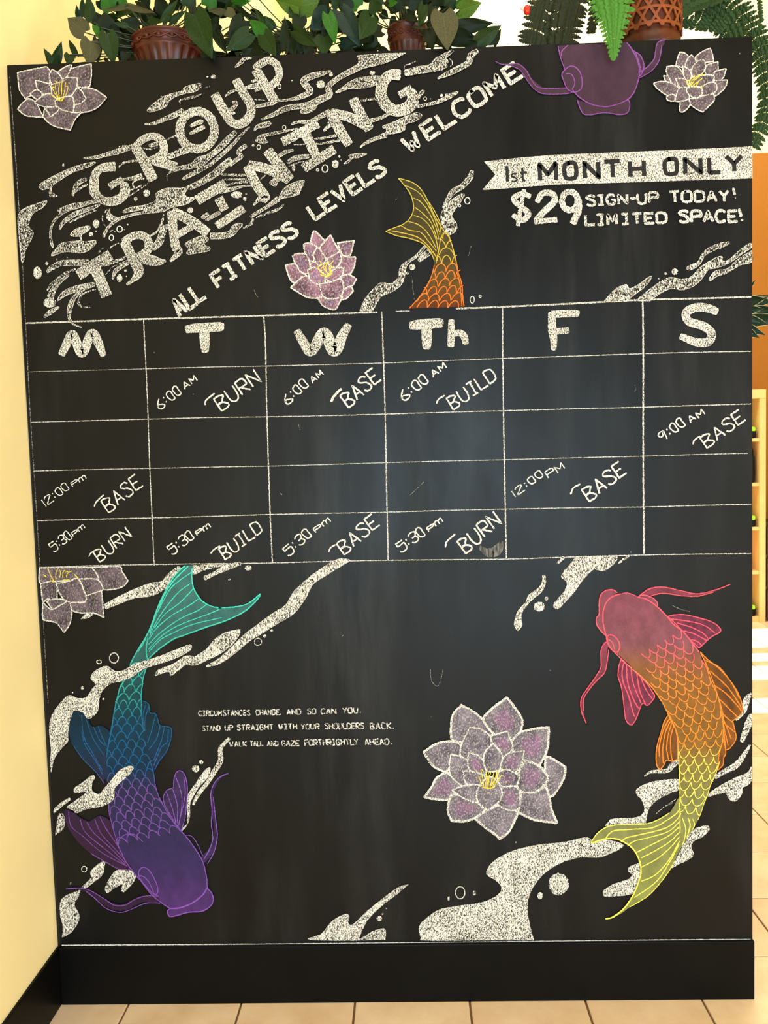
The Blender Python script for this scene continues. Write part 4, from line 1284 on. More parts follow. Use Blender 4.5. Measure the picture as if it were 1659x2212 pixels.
ZM = at(1640, 330.5, YB).z
wb = tag(box('wall_back', XL - .14, XR + .14, YB, YB + .15, 0, ZM, mustard), kind='structure')
tag(box('upper_wall_back', XL - .14, XR + .14, YB, YB + .15, ZM, ZC, cream), kind='structure')
tag(box('baseboard_back', 0, XR, YB - .015, YB, 0, .1, simple('tan_baseboard', (206, 170, 120), .5)), kind='structure')
tag(box('ceiling', XL - .14, XR + .14, YF, YB + .15, ZC, ZC + .12, simple('ceiling_paint', (240, 228, 200), .9, .2)), kind='structure')
# right wall with tall windows: the sun comes in through them
frame_m = simple('window_frame_paint', (226, 220, 205), .5)
rows = [onz(1640, y, 0).y for y in (1542, 1507, 1470, 1437, 1430, 1410, 1400, 1357)]
gaps = [(rows[0], rows[1]), (rows[2], rows[3]), (rows[4], rows[5]), (rows[6], rows[7])]
PX = onz(1640, 1440, 0).x
Z0, Z1 = .25, 2.6
def wall_right():
    ys = [YF] + [y for g in gaps for y in g] + [YB]
    v, f = [], []
    def add(y0, y1, z0, z1):
        a, b = boxd(XR, XR + .14, y0, y1, z0, z1); o_ = len(v); v.extend(a); f.extend([tuple(o_ + k for k in q) for q in b])
    for k in range(0, len(ys), 2): add(ys[k], ys[k + 1], 0, ZC)
    for a, b in gaps: add(a, b, 0, Z0); add(a, b, Z1, ZC)
    return tag(mesh('wall_right', v, f, cream), kind='structure')
wall_right()
def glass():
    m = bpy.data.materials.new('window_glass'); m.use_nodes = True; nt = m.node_tree; nt.nodes.remove(nt.nodes['Principled BSDF'])
    t = node(nt, 'ShaderNodeBsdfTransparent'); g = node(nt, 'ShaderNodeBsdfGlossy'); g.inputs['Roughness'].default_value = .02
    mx = node(nt, 'ShaderNodeMixShader'); mx.inputs[0].default_value = .06
    nt.links.new(t.outputs[0], mx.inputs[1]); nt.links.new(g.outputs[0], mx.inputs[2]); nt.links.new(mx.outputs[0], nt.nodes['Material Output'].inputs[0]); return m
GL = glass()
for k, (a, b) in enumerate(gaps):
    wn = tag(box('window_%d' % (k + 1), XR + .06, XR + .066, a + .02, b - .02, Z0 + .02, Z1 - .02, GL), kind='structure')
    v, f = [], []
    for q in ((a, a + .02, Z0, Z1), (b - .02, b, Z0, Z1), (a + .02, b - .02, Z0, Z0 + .02), (a + .02, b - .02, Z1 - .02, Z1)):
        vv, ff = boxd(XR + .04, XR + .09, *q); o_ = len(v); v += vv; f += [tuple(o_ + t for t in z) for z in ff]
    mesh('window_frame', v, f, frame_m, wn)
# ------------------------------------------------------------------ shelf unit by the back wall
wood = simple('pale_birch', (226, 188, 126), .5, .4, .08, 5)
YS = 15.3 * FT; YD = YB - .02
def S(px, py): return at(px, py, YS)
xr1 = S(1654.5, 1100).x; xr0 = S(1640.5, 1100).x; xl0 = xr1 - .95; zt = S(1645, 841.5).z; th = .03
su = tag(empty('shelf_unit', ((xl0 + xr1) / 2, YS, 0)), 'pale wooden cubby shelf against the mustard back wall, seen past the chalkboard edge', 'shelf')
inv = lambda o: (setattr(o, 'parent', su), setattr(o, 'matrix_parent_inverse', Matrix.Translation(-Vector(su.location))), o)[2]
for a, b in ((xr0, xr1), (xl0, xl0 + (xr1 - xr0)), ((xl0 + xr1) / 2 - .02, (xl0 + xr1) / 2 + .02)):
    inv(box('side_panel', a, b, YS, YD, 0, zt, wood, b=.003))
inv(box('back_panel', xl0 + .01, xr1 - .01, YD, YD + .004, .02, zt - .01, wood))
inv(box('top_panel', xl0 + .001, xr1 - .001, YS - .003, YD, zt - .07, zt + .002, wood, b=.003))
SH = [949.7, 1046, 1141.5, 1237, 1335]
zs_ = []
for k, y in enumerate(SH):
    z = S(1630, y).z; zs_.append(z)
    for a, b in ((xl0 + (xr1 - xr0), (xl0 + xr1) / 2 - .02), ((xl0 + xr1) / 2 + .02, xr0)):
        hh = .016 if k < 4 else .045
        inv(box('shelf', a, b, YS + .008, YD, z - hh, z + .011, wood, b=.002))
limem = simple('lime_plastic', (150, 215, 20), .4); blk = simple('black_fabric', (16, 15, 16), .85, .2, .2, 30)
def bin_(px, zk, label):
    x = xr0 - .10; z = zs_[zk] + .011
    t = tag(empty('storage_bin', (x, YS + .125, z)), label, 'bin', 'black bins with lime tops in the cubby shelf')
    v, f = boxd(-.10, .085, -.11, .11, 0, .072, .02); v = [(a * (1 + .25 * (c - .06)), b, c) for a, b, c in v]
    mesh('body', v, f, blk, t, smooth=True)
    v, f = boxd(-.11, .075, -.115, .115, .066, .104, .012); v = [(a, b, c - .15 * max(0, a)) for a, b, c in v]
    mesh('lid', v, f, limem, t)
    mesh('handle', *boxd(-.05, .03, -.125, -.11, .076, .092, .004), limem, t)
bin_(1630, 0, 'black bin with lime lid in the highest cubby of the shelf')
bin_(1630, 2, 'black bin with lime lid in the middle cubby of the shelf')
bin_(1630, 4, 'black bin with lime lid in the lowest cubby of the shelf')
# black bag standing in the second cubby
x = xr0 - .066; z = zs_[1] + .011
bag = tag(empty('gym_bag', (x, YS + .095, z)), 'tall black soft bag standing in the second cubby of the shelf', 'bag')
def lathe(prof, n=32, rx=1, ry=1):
    v, f = [], []
    for r, zz in prof:
        for k in range(n): a = 2 * math.pi * k / n; v.append((r * rx * math.cos(a), r * ry * math.sin(a), zz))
    for i in range(len(prof) - 1):
        for k in range(n): f.append((i * n + k, i * n + (k + 1) % n, (i + 1) * n + (k + 1) % n, (i + 1) * n + k))
    f.append(tuple(reversed(range(n)))); f.append(tuple((len(prof) - 1) * n + k for k in range(n)))
    return v, f
v, f = lathe([(.085, 0), (.1, .01), (.105, .1), (.1, .26), (.075, .32), (.05, .35), (.055, .39), (.03, .415)], 28, .58, .8); v = [(a, b, c * .8) for a, b, c in v]
mesh('body', v, f, blk, bag, smooth=True)
v = []; f = []
for i in range(15):
    a = math.pi * i / 14
    for k in range(6):
        b = 2 * math.pi * k / 6; r = .045 + .006 * math.cos(b); v.append((.034 + math.sin(a) * r * .4, .006 * math.sin(b), .25 + math.cos(a) * r))
for i in range(14):
    for k in range(6): f.append((i * 6 + k, i * 6 + (k + 1) % 6, (i + 1) * 6 + (k + 1) % 6, (i + 1) * 6 + k))
mesh('strap', v, f, blk, bag, smooth=True)
# dark cabinet beside the shelf
dk = simple('dark_walnut', (52, 26, 12), .5, .4, .3, 6)
cb0 = xr1 + .008; zc = at(1657, 1127, YS + .05).z
cbn = tag(empty('cabinet', (cb0 + .4, YS + .05, 0)), 'dark wooden cabinet to the right of the pale shelf', 'cabinet')
mesh('body', *boxd(-.4, .4, 0, .28, 0, zc, .004), dk, cbn)
for k in range(3): 
    d = mesh('drawer', *boxd(-.385, .385, -.018, 0, .03 + k * (zc - .04) / 3, (k + 1) * (zc - .04) / 3, .004), dk, cbn)
    mesh('handle', *boxd(-.06, .06, -.035, -.018, .03 + (k + .5) * (zc - .04) / 3 - .006, .03 + (k + .5) * (zc - .04) / 3 + .006, .003), blackp, d)
# ------------------------------------------------------------------ plants
def leafmat(name, c1, c2, rough=.35, vein=(70, 110, 50)):
    m, nt, b = newmat(name, rough, .15)
    oi = node(nt, 'ShaderNodeObjectInfo'); uv = node(nt, 'ShaderNodeUVMap'); sp = node(nt, 'ShaderNodeSeparateXYZ'); nt.links.new(uv.outputs[0], sp.inputs[0])
    c = mix(nt, mrange(nt, noise(nt, 30, 3, .6), .35, .65), lin(c1), lin(c2))
    # midrib and side veins
    ab = node(nt, 'ShaderNodeMath', operation='ABSOLUTE'); nt.links.new(sp.outputs[0], ab.inputs[0])
    mid = mrange(nt, ab.outputs[0], .02, .06, .55, 0)
    mu = node(nt, 'ShaderNodeMath', operation='MULTIPLY_ADD'); nt.links.new(ab.outputs[0], mu.inputs[0]); mu.inputs[1].default_value = -.55; nt.links.new(sp.outputs[1], mu.inputs[2])
    ml = node(nt, 'ShaderNodeMath', operation='MULTIPLY'); nt.links.new(mu.outputs[0], ml.inputs[0]); ml.inputs[1].default_value = 46
    sn = node(nt, 'ShaderNodeMath', operation='SINE'); nt.links.new(ml.outputs[0], sn.inputs[0])
    ve = mrange(nt, sn.outputs[0], .86, 1, 0, .22)
    mx = node(nt, 'ShaderNodeMath', operation='MAXIMUM'); nt.links.new(mid, mx.inputs[0]); nt.links.new(ve, mx.inputs[1])
    c = mix(nt, mx.outputs[0], c, lin(vein)); nt.links.new(c, b.inputs['Base Color'])
    return m
LM = {'g': leafmat('green_leaf', (28, 74, 14), (42, 98, 20), .42, (52, 92, 34)), 'd': leafmat('dark_leaf', (9, 21, 6), (16, 32, 10), .5, (24, 38, 18)),  # greens darkened: the backlit shade on the ledge is put into the leaf colours
      'm': leafmat('mid_leaf', (18, 38, 10), (30, 54, 15), .45, (40, 60, 28)), 'l': leafmat('light_leaf', (60, 90, 26), (80, 108, 36), .45, (96, 120, 50)),
      'y': leafmat('grey_green_leaf_back', (62, 62, 40), (80, 78, 54), .7, (84, 84, 56)), 'b': leafmat('blue_green_leaf', (10, 30, 26), (18, 44, 36), .4, (30, 52, 42))}
def heart(W=.8, n=14, m=5, fold=.18, droop=.3):
    """heart-shaped leaf, base at 0, tip at y=1, a raised midrib and drooping tip"""
    v, f, uv = [], [], []
    for i in range(n + 1):
        t = i / n
        y = t
        wd = W / 2 * (math.sin(math.pi * min(1, (t * .93 + .07)) ** .62) ** .8) * (1 - t ** 5 * .4) if t < 1 else .002
        if t == 0: wd = W * .30
        back = -.10 * (1 - t) ** 6
        for k in range(-m, m + 1):
            s = k / m; lobe = -.09 * (abs(s) ** 1.5) * (1 - t) ** 5 * (1 if abs(s) < 1 else .7) * 2
            x = s * wd
            z = fold * abs(s) * wd - droop * t * t * .5 + .02 * math.sin(9 * t + 3 * abs(s)) * abs(s)
            v.append((x, y + lobe, z)); uv.append((s, t))
    r = 2 * m + 1
    for i in range(n):
        for k in range(2 * m): f.append((i * r + k, i * r + k + 1, (i + 1) * r + k + 1, (i + 1) * r + k))
    return v, f, uv
def leafmesh(name, mat, W, fold, droop):
    v, f, uv = heart(W, fold=fold, droop=droop); me = bpy.data.meshes.new(name); me.from_pydata(v, [], f); me.materials.append(mat)
    l = me.uv_layers.new(name='UVMap')
    for lp in me.loops: l.data[lp.index].uv = uv[lp.vertex_index]
    me.polygons.foreach_set('use_smooth', [True] * len(me.polygons)); me.update(); return me
LV = {}
for kk, mm in LM.items():
    for wi, W in enumerate((.42, .62, .82)):
        for fi, (fo, dr) in enumerate(((.15, .25), (.45, .5))): LV[kk, wi, fi] = leafmesh('leaf', mm, W, fo, dr)
stemm = simple('leaf_stem', (34, 52, 22), .5)
def tube(pts, r, n=6):
    v, f = [], []
    for i, p in enumerate(pts):
        a, b = Vector(pts[max(0, i - 1)]), Vector(pts[min(len(pts) - 1, i + 1)]); d = (b - a).normalized()
        u = d.cross(Vector((.1, .9, .3))).normalized(); w_ = d.cross(u); rr = r[i] if isinstance(r, (list, tuple)) else r
        for k in range(n): q = 2 * math.pi * k / n; v.append(Vector(p) + (u * math.cos(q) + w_ * math.sin(q)) * rr)
    for i in range(len(pts) - 1):
        for k in range(n): f.append((i * n + k, i * n + (k + 1) % n, (i + 1) * n + (k + 1) % n, (i + 1) * n + k))
    return v, f
def put_leaf(parent, base, tip, W, kind, roll=0.0, fi=0):
    d = tip - base; L = d.length; d.normalize()
    toward = (CAMP - base).normalized(); n = (toward - d * toward.dot(d)).normalized()
    n = Matrix.Rotation(roll, 3, d) @ n
    x = d.cross(n)
    wi = 0 if W / L < .5 else (1 if W / L < .72 else 2); w0 = (.42, .62, .82)[wi]
    o = bpy.data.objects.new('leaf', LV[kind, wi, fi]); sx = W / w0
    m = Matrix((x * sx, d * L, n * L)).transposed().to_4x4(); m.translation = base
    o.matrix_world = m; link(o); o.parent = parent; o.matrix_parent_inverse = Matrix.Translation(-Vector(parent.location)); return o
LEDGE = TOPZ
def stem(parent, a, b, r=.0016, sag=.02):
    mid = (a + b) / 2 + Vector((0, 0, -sag)); pts = [a * (1 - t) ** 2 + mid * 2 * t * (1 - t) + b * t * t for t in [i / 6 for i in range(7)]]
    v, f = tube(pts, r, 5); o = mesh('stem', v, f, stemm, smooth=True); o.parent = parent; o.matrix_parent_inverse = Matrix.Translation(-Vector(parent.location)); return o
# crop contexts of the strip above the board
W1, W2, W3 = (90, 0, 4.1475), (490, 0, 4.1475), (800, 0, 4.1475)
def leaves(parent, ctx, rows, crown):
    for r in rows:
        bx, by, tx, ty, wd, kind, Y = r[:7]; fi = r[7] if len(r) > 7 else 0
        P_ = lambda x, y, yy: at(ctx[0] + x / ctx[2], ctx[1] + y / ctx[2], yy)
        b = P_(bx, by, Y); t = P_(tx, ty, Y - .012); s = (b.y - CY) / F
        put_leaf(parent, b, t, wd / ctx[2] * s, kind, rj(.35), fi)
        stem(parent, crown + Vector((rj(.04), rj(.03), rj(.02))), b)
def filler(parent, crown, n, spread, kinds='dddmm', ymin=.05, ymax=.26, up_=.2):
    for k in range(n):
        a = random.uniform(-1, 1); x = crown.x + a * spread; y = random.uniform(ymin, ymax); z = max(LEDGE + .03, crown.z + random.uniform(-.1, up_))
        b = Vector((x, y, z)); an = random.uniform(0, 2 * math.pi); L = random.uniform(.035, .06)
        t = b + Vector((math.cos(an) * L, rj(.02), -abs(math.sin(an)) * L * .8 + .01)); t.z = max(t.z, LEDGE + .004)
        put_leaf(parent, b, t, L * random.uniform(.6, .8), random.choice(kinds), rj(.9), random.randint(0, 1))
        if k % 4 == 0: stem(parent, crown + Vector((rj(.03), rj(.03), 0)), b)
terra = simple('glazed_terracotta', (66, 20, 9), .4, .4, .5, 25, .2, 80)
def clay_pot(parent, R, H):
    """round pot with a rolled rim, a scroll band and fluted lower body"""
    n = 96; prof = [(.70, 0), (.74, .02), (.78, .10), (.86, .30), (.93, .52), (.95, .56), (.965, .60), (.955, .63), (.99, .70), (1.0, .84), (1.0, .9), (1.04, .93), (1.06, .96), (1.05, 1.0), (.97, 1.0), (.95, .95), (.93, .8)]
    v, f = [], []
    for i, (r, z) in enumerate(prof):
        for k in range(n):
            a = 2 * math.pi * k / n; fl_ = 0
            if .08 < z < .54: fl_ = -.085 * max(0, math.cos(a * 22)) ** 2.5
            v.append((R * (r + fl_) * math.cos(a), R * (r + fl_) * math.sin(a), H * z))
    for i in range(len(prof) - 1):
        for k in range(n): f.append((i * n + k, i * n + (k + 1) % n, (i + 1) * n + (k + 1) % n, (i + 1) * n + k))
    f.append(tuple(reversed(range(n)))); p = mesh('pot', v, f, terra, parent, smooth=True)
    for s_ in (1, -1):
        pts = []; N = 220
        for k in range(N + 1):
            a = 2 * math.pi * k / N; pts.append(Vector((R * 1.005 * math.cos(a), R * 1.005 * math.sin(a), H * (.77 + s_ * .065 * math.sin(a * 9)))))
        v, f = tube(pts, R * .03, 5); mesh('scroll_band', v, f, terra, p, smooth=True)
    v, f = [], []
    for k in range(18):
        a = 2 * math.pi * (k + .5) / 18; c = Vector((R * 1.0 * math.cos(a), R * 1.0 * math.sin(a), H * .77))
        for i in range(5):
            for j in range(8):
                th_ = math.pi * i / 4; ph = 2 * math.pi * j / 8; q = Vector((math.cos(ph) * math.sin(th_), math.sin(ph) * math.sin(th_), math.cos(th_))) * R * .065
                v.append(c + q)
        o_ = k * 40
        for i in range(4):
            for j in range(8): f.append((o_ + i * 8 + j, o_ + i * 8 + (j + 1) % 8, o_ + (i + 1) * 8 + (j + 1) % 8, o_ + (i + 1) * 8 + j))
    mesh('scroll_studs', v, f, terra, p, smooth=True)
    soil = lathe([(.93, .82), (.5, .84), (.05, .85)], 32); mesh('soil', [(a * R, b * R, c * H) for a, b, c in soil[0]], soil[1], simple('potting_moss', (30, 24, 14), .95, .1), p)
    return p
def pot_at(px0, px1, pyrim, Y, name, label, group=None):
    a, b = at(px0, 130, Y), at(px1, 130, Y); R = (b.x - a.x) / 2 / 1.05; top = at((px0 + px1) / 2, pyrim, Y - R)
    e = tag(empty(name, ((a.x + b.x) / 2, Y, LEDGE)), label, 'plant', group); H = top.z - LEDGE
    return e, R, H
# left trailing plant in the first clay pot
YP = .085
e1, R1, H1 = pot_at(287, 447, 55, YP, 'potted_ivy', 'trailing heart-leaved plant in an embossed terracotta pot above the word GROUP', None)
clay_pot(e1, R1, H1); c1 = Vector(e1.location) + Vector((0, 0, H1))
leaves(e1, W1, [(385, 290, 225, 150, 175, 'y', .03), (110, 590, 188, 372, 90, 'm', .05), (100, 585, 22, 420, 70, 'm', .06), (310, 500, 238, 340, 55, 'm', .05, 1), (250, 490, 240, 585, 90, 'm', .03),
  (440, 370, 430, 585, 175, 'y', .02), (500, 350, 500, 560, 90, 'd', .03), (590, 300, 640, 560, 165, 'm', .02), (325, 150, 315, 45, 45, 'm', .06), (375, 150, 358, -40, 60, 'm', .05), (440, 190, 420, -60, 100, 'm', .04),
  (550, 270, 470, 90, 140, 'd', .05), (590, 260, 560, 100, 150, 'd', .04), (770, 60, 530, 95, 45, 'y', .02), (775, 55, 1000, 118, 55, 'y', .015), (620, 100, 560, -60, 150, 'g', .06), (700, 90, 720, -60, 150, 'g', .07),
  (850, 50, 1020, 130, 90, 'd', .03), (900, 20, 960, -70, 120, 'd', .05), (1090, 195, 1215, -20, 75, 'm', .015), (1150, 200, 1290, 90, 60, 'm', .02), (1370, 130, 1508, 500, 235, 'm', -.035),
  (1400, 90, 1330, 160, 140, 'd', -.01), (1640, 110, 1478, 88, 60, 'y', .02), (1560, 290, 1655, 470, 90, 'd', .03), (1500, 380, 1545, 540, 50, 'd', 0.0), (1480, 60, 1560, -50, 140, 'g', .04), (860, 250, 700, 170, 130, 'd', .04),
  (700, 280, 560, 330, 130, 'd', .05), (760, 370, 700, 540, 150, 'd', .06), (480, 230, 505, 330, 60, 'g', .03), (760, 230, 640, 205, 50, 'm', .02), (960, 180, 1080, 195, 60, 'm', .02), (1300, 60, 1370, -60, 130, 'm', .05),
  (1590, 210, 1480, 250, 120, 'd', .03), (1100, 100, 1010, -40, 130, 'd', .05), (760, 470, 720, 555, 90, 'd', .05)], c1)
filler(e1, c1, 90, .20, 'ddddm')
# middle cluster
e2, R2, H2 = pot_at(838, 925, 42, YP + .03, 'potted_ivy', 'trailing heart-leaved plant in a smaller dark terracotta pot above the word TRAINING', None)
clay_pot(e2, R2, H2); c2 = Vector(e2.location) + Vector((0, 0, H2))
leaves(e2, W3, [(650, 120, 700, 425, 245, 'y', -.02), (800, 95, 997, 33, 150, 'l', .02), (810, 85, 870, -50, 130, 'g', .04), (790, 110, 880, 170, 110, 'l', .03), (760, 250, 1105, 205, 130, 'd', .02), (960, 375, 1180, 232, 140, 'm', .01),
  (1100, 400, 1170, 250, 70, 'd', .02), (480, 50, 445, 245, 95, 'm', .0), (560, 60, 530, 200, 90, 'd', .03), (850, 420, 1000, 380, 90, 'd', .02), (740, 330, 960, 350, 150, 'd', .03), (0, 150, 10, 305, 90, 'g', .01), (60, 110, 10, -20, 130, 'm', .03),
  (170, 30, 240, 20, 60, 'g', .02), (300, 60, 250, -60, 130, 'd', .04), (420, 60, 360, -60, 140, 'd', .04), (620, 60, 560, -40, 130, 'd', .05), (700, 60, 760, -60, 130, 'm', .05), (330, 120, 420, 190, 90, 'd', .05), (560, 250, 640, 420, 120, 'd', .03), (640, 350, 720, 430, 90, 'd', .04), (520, 280, 560, 440, 110, 'd', .03)], c2)
filler(e2, c2, 60, .13, 'ddddm')
# the plant between the two pots (its pot is hidden behind its leaves)
cm = at(650, 60, .10); e3 = tag(empty('potted_ivy', (cm.x, .085, LEDGE)), 'trailing heart-leaved plant between the two terracotta pots, its pot hidden by leaves', 'plant')
clay_pot(e3, .04, .07); c3 = Vector((cm.x, .085, LEDGE + .07))
leaves(e3, W2, [(650, 70, 433, 10, 150, 'l', .02), (640, 60, 900, 0, 200, 'l', .04), (620, 90, 560, 150, 120, 'm', .03), (350, 315, 195, 170, 120, 'g', .01), (375, 265, 238, 68, 60, 'm', .03), (400, 262, 280, 130, 80, 'm', .035), (420, 240, 330, 140, 70, 'm', .03),
  (330, 310, 430, 495, 150, 'm', .0), (200, 300, -5, 452, 150, 'm', .0), (150, 180, 20, 350, 160, 'd', .01), (520, 440, 515, 125, 85, 'd', .01), (600, 270, 810, 425, 120, 'm', .0), (905, 130, 975, 375, 125, 'g', -.015), (905, 120, 750, 260, 190, 'b', .02),
  (1020, 100, 1190, 390, 190, 'b', .0), (1285, 150, 1200, 345, 185, 'm', -.005), (870, 330, 865, 490, 170, 'm', .01), (1020, 380, 1190, 400, 100, 'b', .02), (90, 70, 220, 165, 60, 'd', .02), (60, 30, 215, 15, 60, 'g', .03), (160, 520, 235, 425, 90, 'd', .02),
  (230, 430, 330, 500, 110, 'd', .01), (90, 470, 100, 505, 40, 'd', .01), (0, 100, 85, 150, 90, 'y', .02), (1100, 90, 1010, 0, 140, 'd', .04), (1180, 60, 1100, -40, 140, 'g', .05), (1350, 60, 1300, -40, 140, 'm', .04), (730, 300, 640, 480, 160, 'd', .03),
  (560, 330, 600, 500, 130, 'd', .03), (960, 180, 860, 330, 180, 'd', .03), (1160, 200, 1090, 380, 150, 'd', .03), (660, 150, 620, 300, 130, 'd', .03), (460, 330, 460, 500, 120, 'd', .03), (280, 400, 200, 500, 120, 'd', .03), (1000, 60, 940, -40, 100, 'm', .04),
  (780, 330, 700, 500, 150, 'd', .02), (1250, 300, 1180, 400, 110, 'd', .03), (920, 60, 800, 150, 200, 'd', .03)], c3)
filler(e3, c3, 90, .19, 'ddddm')
# ------------------------------------------------------------------ fern in a caned basket
basketm = simple('honey_brown_basket', (74, 32, 12), .45, .3, .6, 18, .2, 60); canem = simple('cane_strips', (122, 58, 24), .45, .4, .3, 40)
YF_ = .085
fa, fb = at(1337, 90, YF_), at(1469, 90, YF_); RF = (fb.x - fa.x) / 2
ef = tag(empty('potted_fern', ((fa.x + fb.x) / 2, YF_, LEDGE)), 'fern with long toothed fronds in a caned brown basket above the purple koi', 'plant')
HF = .19
prof = [(.93, 0), (.96, .01), (.97, .05), (.98, .16), (.94, .175), (.95, .2), (.97, .5), (.98, .95), (1.03, .96), (1.03, 1.0), (.93, 1.0), (.9, .9)]
v, f = lathe([(r * RF, z * HF) for r, z in prof[:-1]] + [(.9 * RF, .9 * HF)], 64)
bk = mesh('basket', v, f, basketm, ef, smooth=True)
def strip(fn, wd, name='cane_strip'):
    v, f = [], []
    pts = [fn(t / 24) for t in range(25)]
    for i, (a, z) in enumerate(pts):
        a2, z2 = pts[min(24, i + 1)]; a1, z1 = pts[max(0, i - 1)]; da, dz = (a2 - a1) * RF, z2 - z1; L = math.hypot(da, dz); na, nz = -dz / L, da / L
        for k in (-1, 1):
            for rr in (1.0, 1.035):
                aa = a + na * wd / 2 * k / RF; v.append((RF * rr * math.cos(aa), RF * rr * math.sin(aa), z + nz * wd / 2 * k))
    for i in range(24):
        o_ = i * 4
        for p, q in ((0, 1), (1, 3), (3, 2), (2, 0)): f.append((o_ + p, o_ + q, o_ + 4 + q, o_ + 4 + p))
    return v, f
for k in range(16):
    for s_ in (1, -1):
        a0 = 2 * math.pi * k / 16 + .1
        v, f = strip(lambda t: (a0 + s_ * t * 1.15, HF * (.19 + .77 * t)), .006); mesh('cane_strip', v, f, canem, bk)
for z in (.24, .43, .62, .81):
    for q in range(3):
        v, f = strip(lambda t: (q * 2.0944 + t * 2.1, HF * z), .007); mesh('cane_band', v, f, canem, bk)
fern_m = {'g': simple('bright_fern_green', (58, 118, 32), .6, .4, .35, 40), 'm': simple('fern_green', (32, 60, 22), .6, .3, .35, 40), 'd': simple('dark_fern_green', (34, 42, 22), .7, .3, .4, 40)}
def leaflet_mesh(mat):
    v, f = [], []; n = 14
    for i in range(n + 1):
        t = i / n; wv = .15 * (1 - t ** 2.2) ** .6 * (1 + (.28 if i % 2 else -.12)) if i < n else 0.004
        if i == 0: wv = .13
        z = .03 * math.sin(t * 24) - .10 * t * t
        v += [(t, -wv, z - .012), (t, 0, z + .018), (t, wv, z - .012)]
    for i in range(n):
        o_ = i * 3; f += [(o_, o_ + 3, o_ + 4, o_ + 1), (o_ + 1, o_ + 4, o_ + 5, o_ + 2)]
    m = bpy.data.meshes.new('leaflet'); m.from_pydata(v, [], f); m.materials.append(mat); m.update(); return m
LF = {k: leaflet_mesh(m) for k, m in fern_m.items()}
FL = Vector(ef.location)
def frond(pts, lens, kind, Y0, Y1, nl, tilt=0.0, label=None, ang=65, root=True):
    """pts: pixels along the midrib; lens: leaflet length (px) left and right along it"""
    P_ = spline([(a, b, 0, False) for a, b in pts], step=3); n = len(P_)
    w3 = [at(p[0], p[1], Y0 + (Y1 - Y0) * i / (n - 1)) for i, p in enumerate(P_)]
    tp = w3
    if root:
        cr = FL + Vector((0, 0, HF * .98)); tp = [cr * (1 - t) + w3[0] * t + Vector((0, 0, .06 * math.sin(math.pi * t))) for t in [k / 6 for k in range(6)]] + w3
    v, f = tube([p - FL for p in tp], [.0016 - .0008 * i / len(tp) for i in range(len(tp))], 5)
    fr = mesh('frond', v, f, fern_m[kind], ef, smooth=True)
    for k in range(nl):
        t = (k + .6) / nl; i = min(n - 2, int(t * (n - 1))); b = w3[i]; d = (w3[i + 1] - w3[i]).normalized(); s = (b.y - CY) / F
        tow = (CAMP - b).normalized(); nn = (tow - d * tow.dot(d)).normalized(); nn = Matrix.Rotation(tilt, 3, d) @ nn; side = d.cross(nn)
        ll = lens[0][0] + (lens[0][1] - lens[0][0]) * t, lens[1][0] + (lens[1][1] - lens[1][0]) * t
        for q, sg in ((0, 1), (1, -1)):
            L = ll[q] * s * random.uniform(.92, 1.05)
            if L < .002: continue
            a = math.radians(ang + rj(5)); x = (side * sg * math.sin(a) + d * math.cos(a)); y = nn.cross(x)
            spacing = (w3[-1] - w3[0]).length / nl
            wsc = max(L * .9, spacing * 3.9)
            m = Matrix((x * L, y * wsc, nn * L)).transposed().to_4x4(); m.translation = b - FL
            o = bpy.data.objects.new('leaflet', LF[kind]); o.matrix_local = m; link(o, fr); o.matrix_local = m
frond([(1248, -30), (1240, 0), (1230, 35), (1222, 75), (1217, 104)], ((62, 52), (34, 34)), 'd', .165, .17, 12, .2, ang=80)
frond([(1180, -30), (1170, 10), (1160, 50), (1150, 95)], ((30, 34), (44, 44)), 'd', .18, .18, 11, -.3, ang=80)
frond([(1322, -30), (1325, 20), (1326, 70), (1325, 129)], ((60, 5), (60, 5)), 'g', -.03, -.045, 17, 0, ang=72)
frond([(1290, -20), (1285, 30), (1278, 70)], ((20, 12), (20, 8)), 'd', .17, .17, 9, 0)
frond([(1545, -20), (1590, 25), (1628, 78), (1646, 120), (1655, 170), (1657, 215), (1646, 262), (1622, 312)], ((40, 14), (34, 26)), 'm', .19, .22, 34, .15, ang=70)
frond([(1495, 0), (1530, 25), (1560, 55), (1576, 82)], ((26, 24), (40, 40)), 'm', .17, .175, 14, .1, ang=70)
frond([(1470, 40), (1500, 20), (1540, 5), (1580, -10)], ((5, 10), (62, 75)), 'm', .13, .13, 12, .1, ang=75)
frond([(1640, -20), (1642, 20), (1644, 45), (1640, 62)], ((7, 5), (7, 5)), 'm', .04, .04, 14, 0)
frond([(1470, 55), (1500, 60), (1530, 62), (1560, 66)], ((4, 8), (22, 26)), 'm', .16, .16, 9, .1, ang=70)
# red flower bud on the fern side
rb = at(1138, 22, .05)
bud = tag(empty('red_pepper', tuple(rb)), 'small red artificial pepper poking out left of the fern', 'pepper')
v, f = lathe([(.001, -.012), (.006, -.009), (.0085, -.002), (.008, .006), (.004, .011), (.001, .012)], 16); mesh('fruit', v, f, simple('red_pepper_skin', (200, 30, 14), .3), bud, smooth=True)
v, f = tube([Vector((-.006, 0, 0)), Vector((-.011, 0, .001)), Vector((-.015, 0, .004)), Vector((-.014, 0, .009))], .001, 5); mesh('stalk', v, f, simple('pepper_stalk', (150, 60, 20), .5), bud, smooth=True)
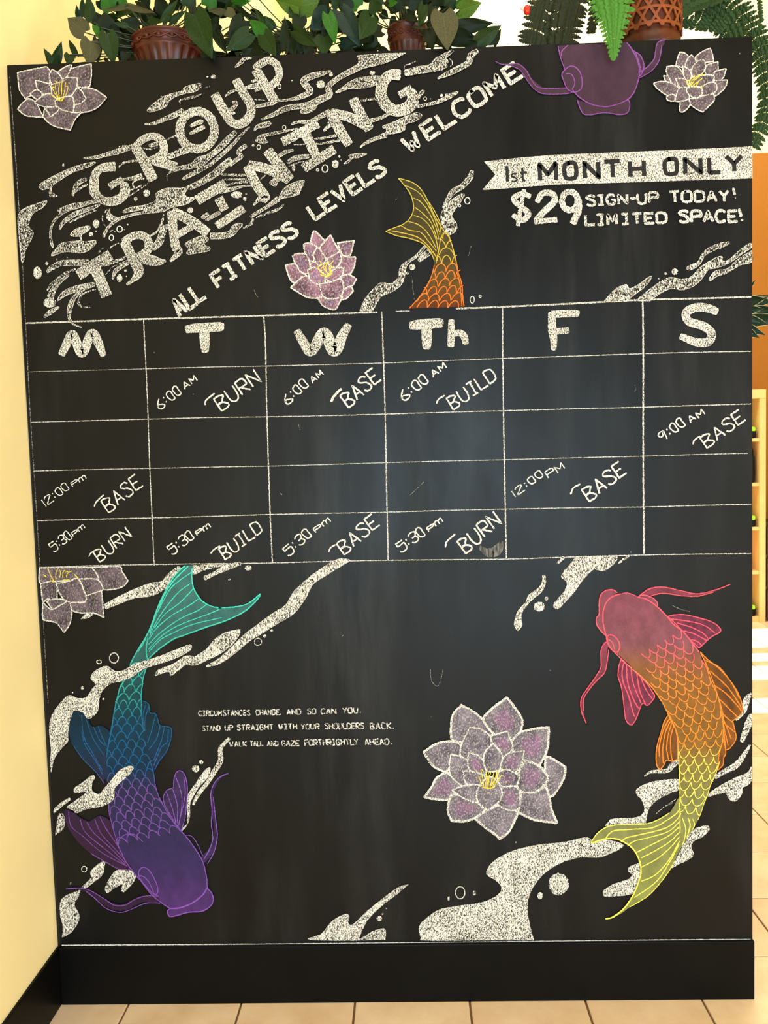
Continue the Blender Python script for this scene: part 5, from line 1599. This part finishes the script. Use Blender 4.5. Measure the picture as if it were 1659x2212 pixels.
# ------------------------------------------------------------------ variegated plant standing behind the partition's end
vl = leafmat('white_edged_leaf', (14, 34, 18), (22, 46, 24), .35, (40, 66, 36))
def edge_leaf():
    nt = vl.node_tree; b = nt.nodes['Principled BSDF']; old = b.inputs['Base Color'].links[0].from_socket
    uv = node(nt, 'ShaderNodeUVMap'); sp = node(nt, 'ShaderNodeSeparateXYZ'); nt.links.new(uv.outputs[0], sp.inputs[0]); ab = node(nt, 'ShaderNodeMath', operation='ABSOLUTE'); nt.links.new(sp.outputs[0], ab.inputs[0])
    nt.links.new(mix(nt, mrange(nt, ab.outputs[0], .88, .95), old, lin((206, 196, 150))), b.inputs['Base Color'])
edge_leaf()
for wi, W in enumerate((.42, .62, .82)):
    for fi in (0, 1): LV['v', wi, fi] = leafmesh('leaf', vl, W, .2, .3)
YV = .62; pv = at(1490, 1200, YV)
ev = tag(empty('potted_dracaena', (pv.x, YV, 0)), 'dark leafy plant with white-edged leaves standing behind the chalkboard wall', 'plant')
v, f = lathe([(.10, 0), (.11, .01), (.13, .28), (.14, .3), (.14, .33), (.12, .33), (.11, .3)], 40); mesh('pot', v, f, simple('dark_plant_pot', (40, 32, 28), .5), ev, smooth=True)
v, f = tube([Vector((0, 0, .3)), Vector((.01, 0, .8)), Vector((-.01, 0, 1.4)), Vector((0, 0, 1.75))], [.014, .013, .011, .008], 8); mesh('trunk', v, f, simple('plant_trunk', (70, 56, 36), .8), ev, smooth=True)
for (bx, by, tx, ty, wd) in [(1600, 690, 1660, 700, 26), (1600, 660, 1665, 635, 24), (1600, 640, 1632, 605, 14), (1600, 600, 1631, 556, 10), (1590, 700, 1655, 722, 22), (1605, 675, 1690, 668, 26), (1600, 650, 1672, 652, 26), (1610, 660, 1690, 640, 22), (1600, 710, 1640, 728, 20), (1590, 640, 1560, 600, 24), (1590, 680, 1540, 700, 26), (1585, 700, 1560, 750, 24), (1620, 690, 1700, 690, 28), (1600, 670, 1650, 668, 20)]:
    b, t = at(bx, by, YV), at(tx, ty, YV - .03); s = (YV - CY) / F
    put_leaf(ev, b, t, wd * s, 'v', rj(.3), 0); stem(ev, Vector(ev.location) + Vector((0, 0, random.uniform(1.45, 1.7))), b, .002, -.01)
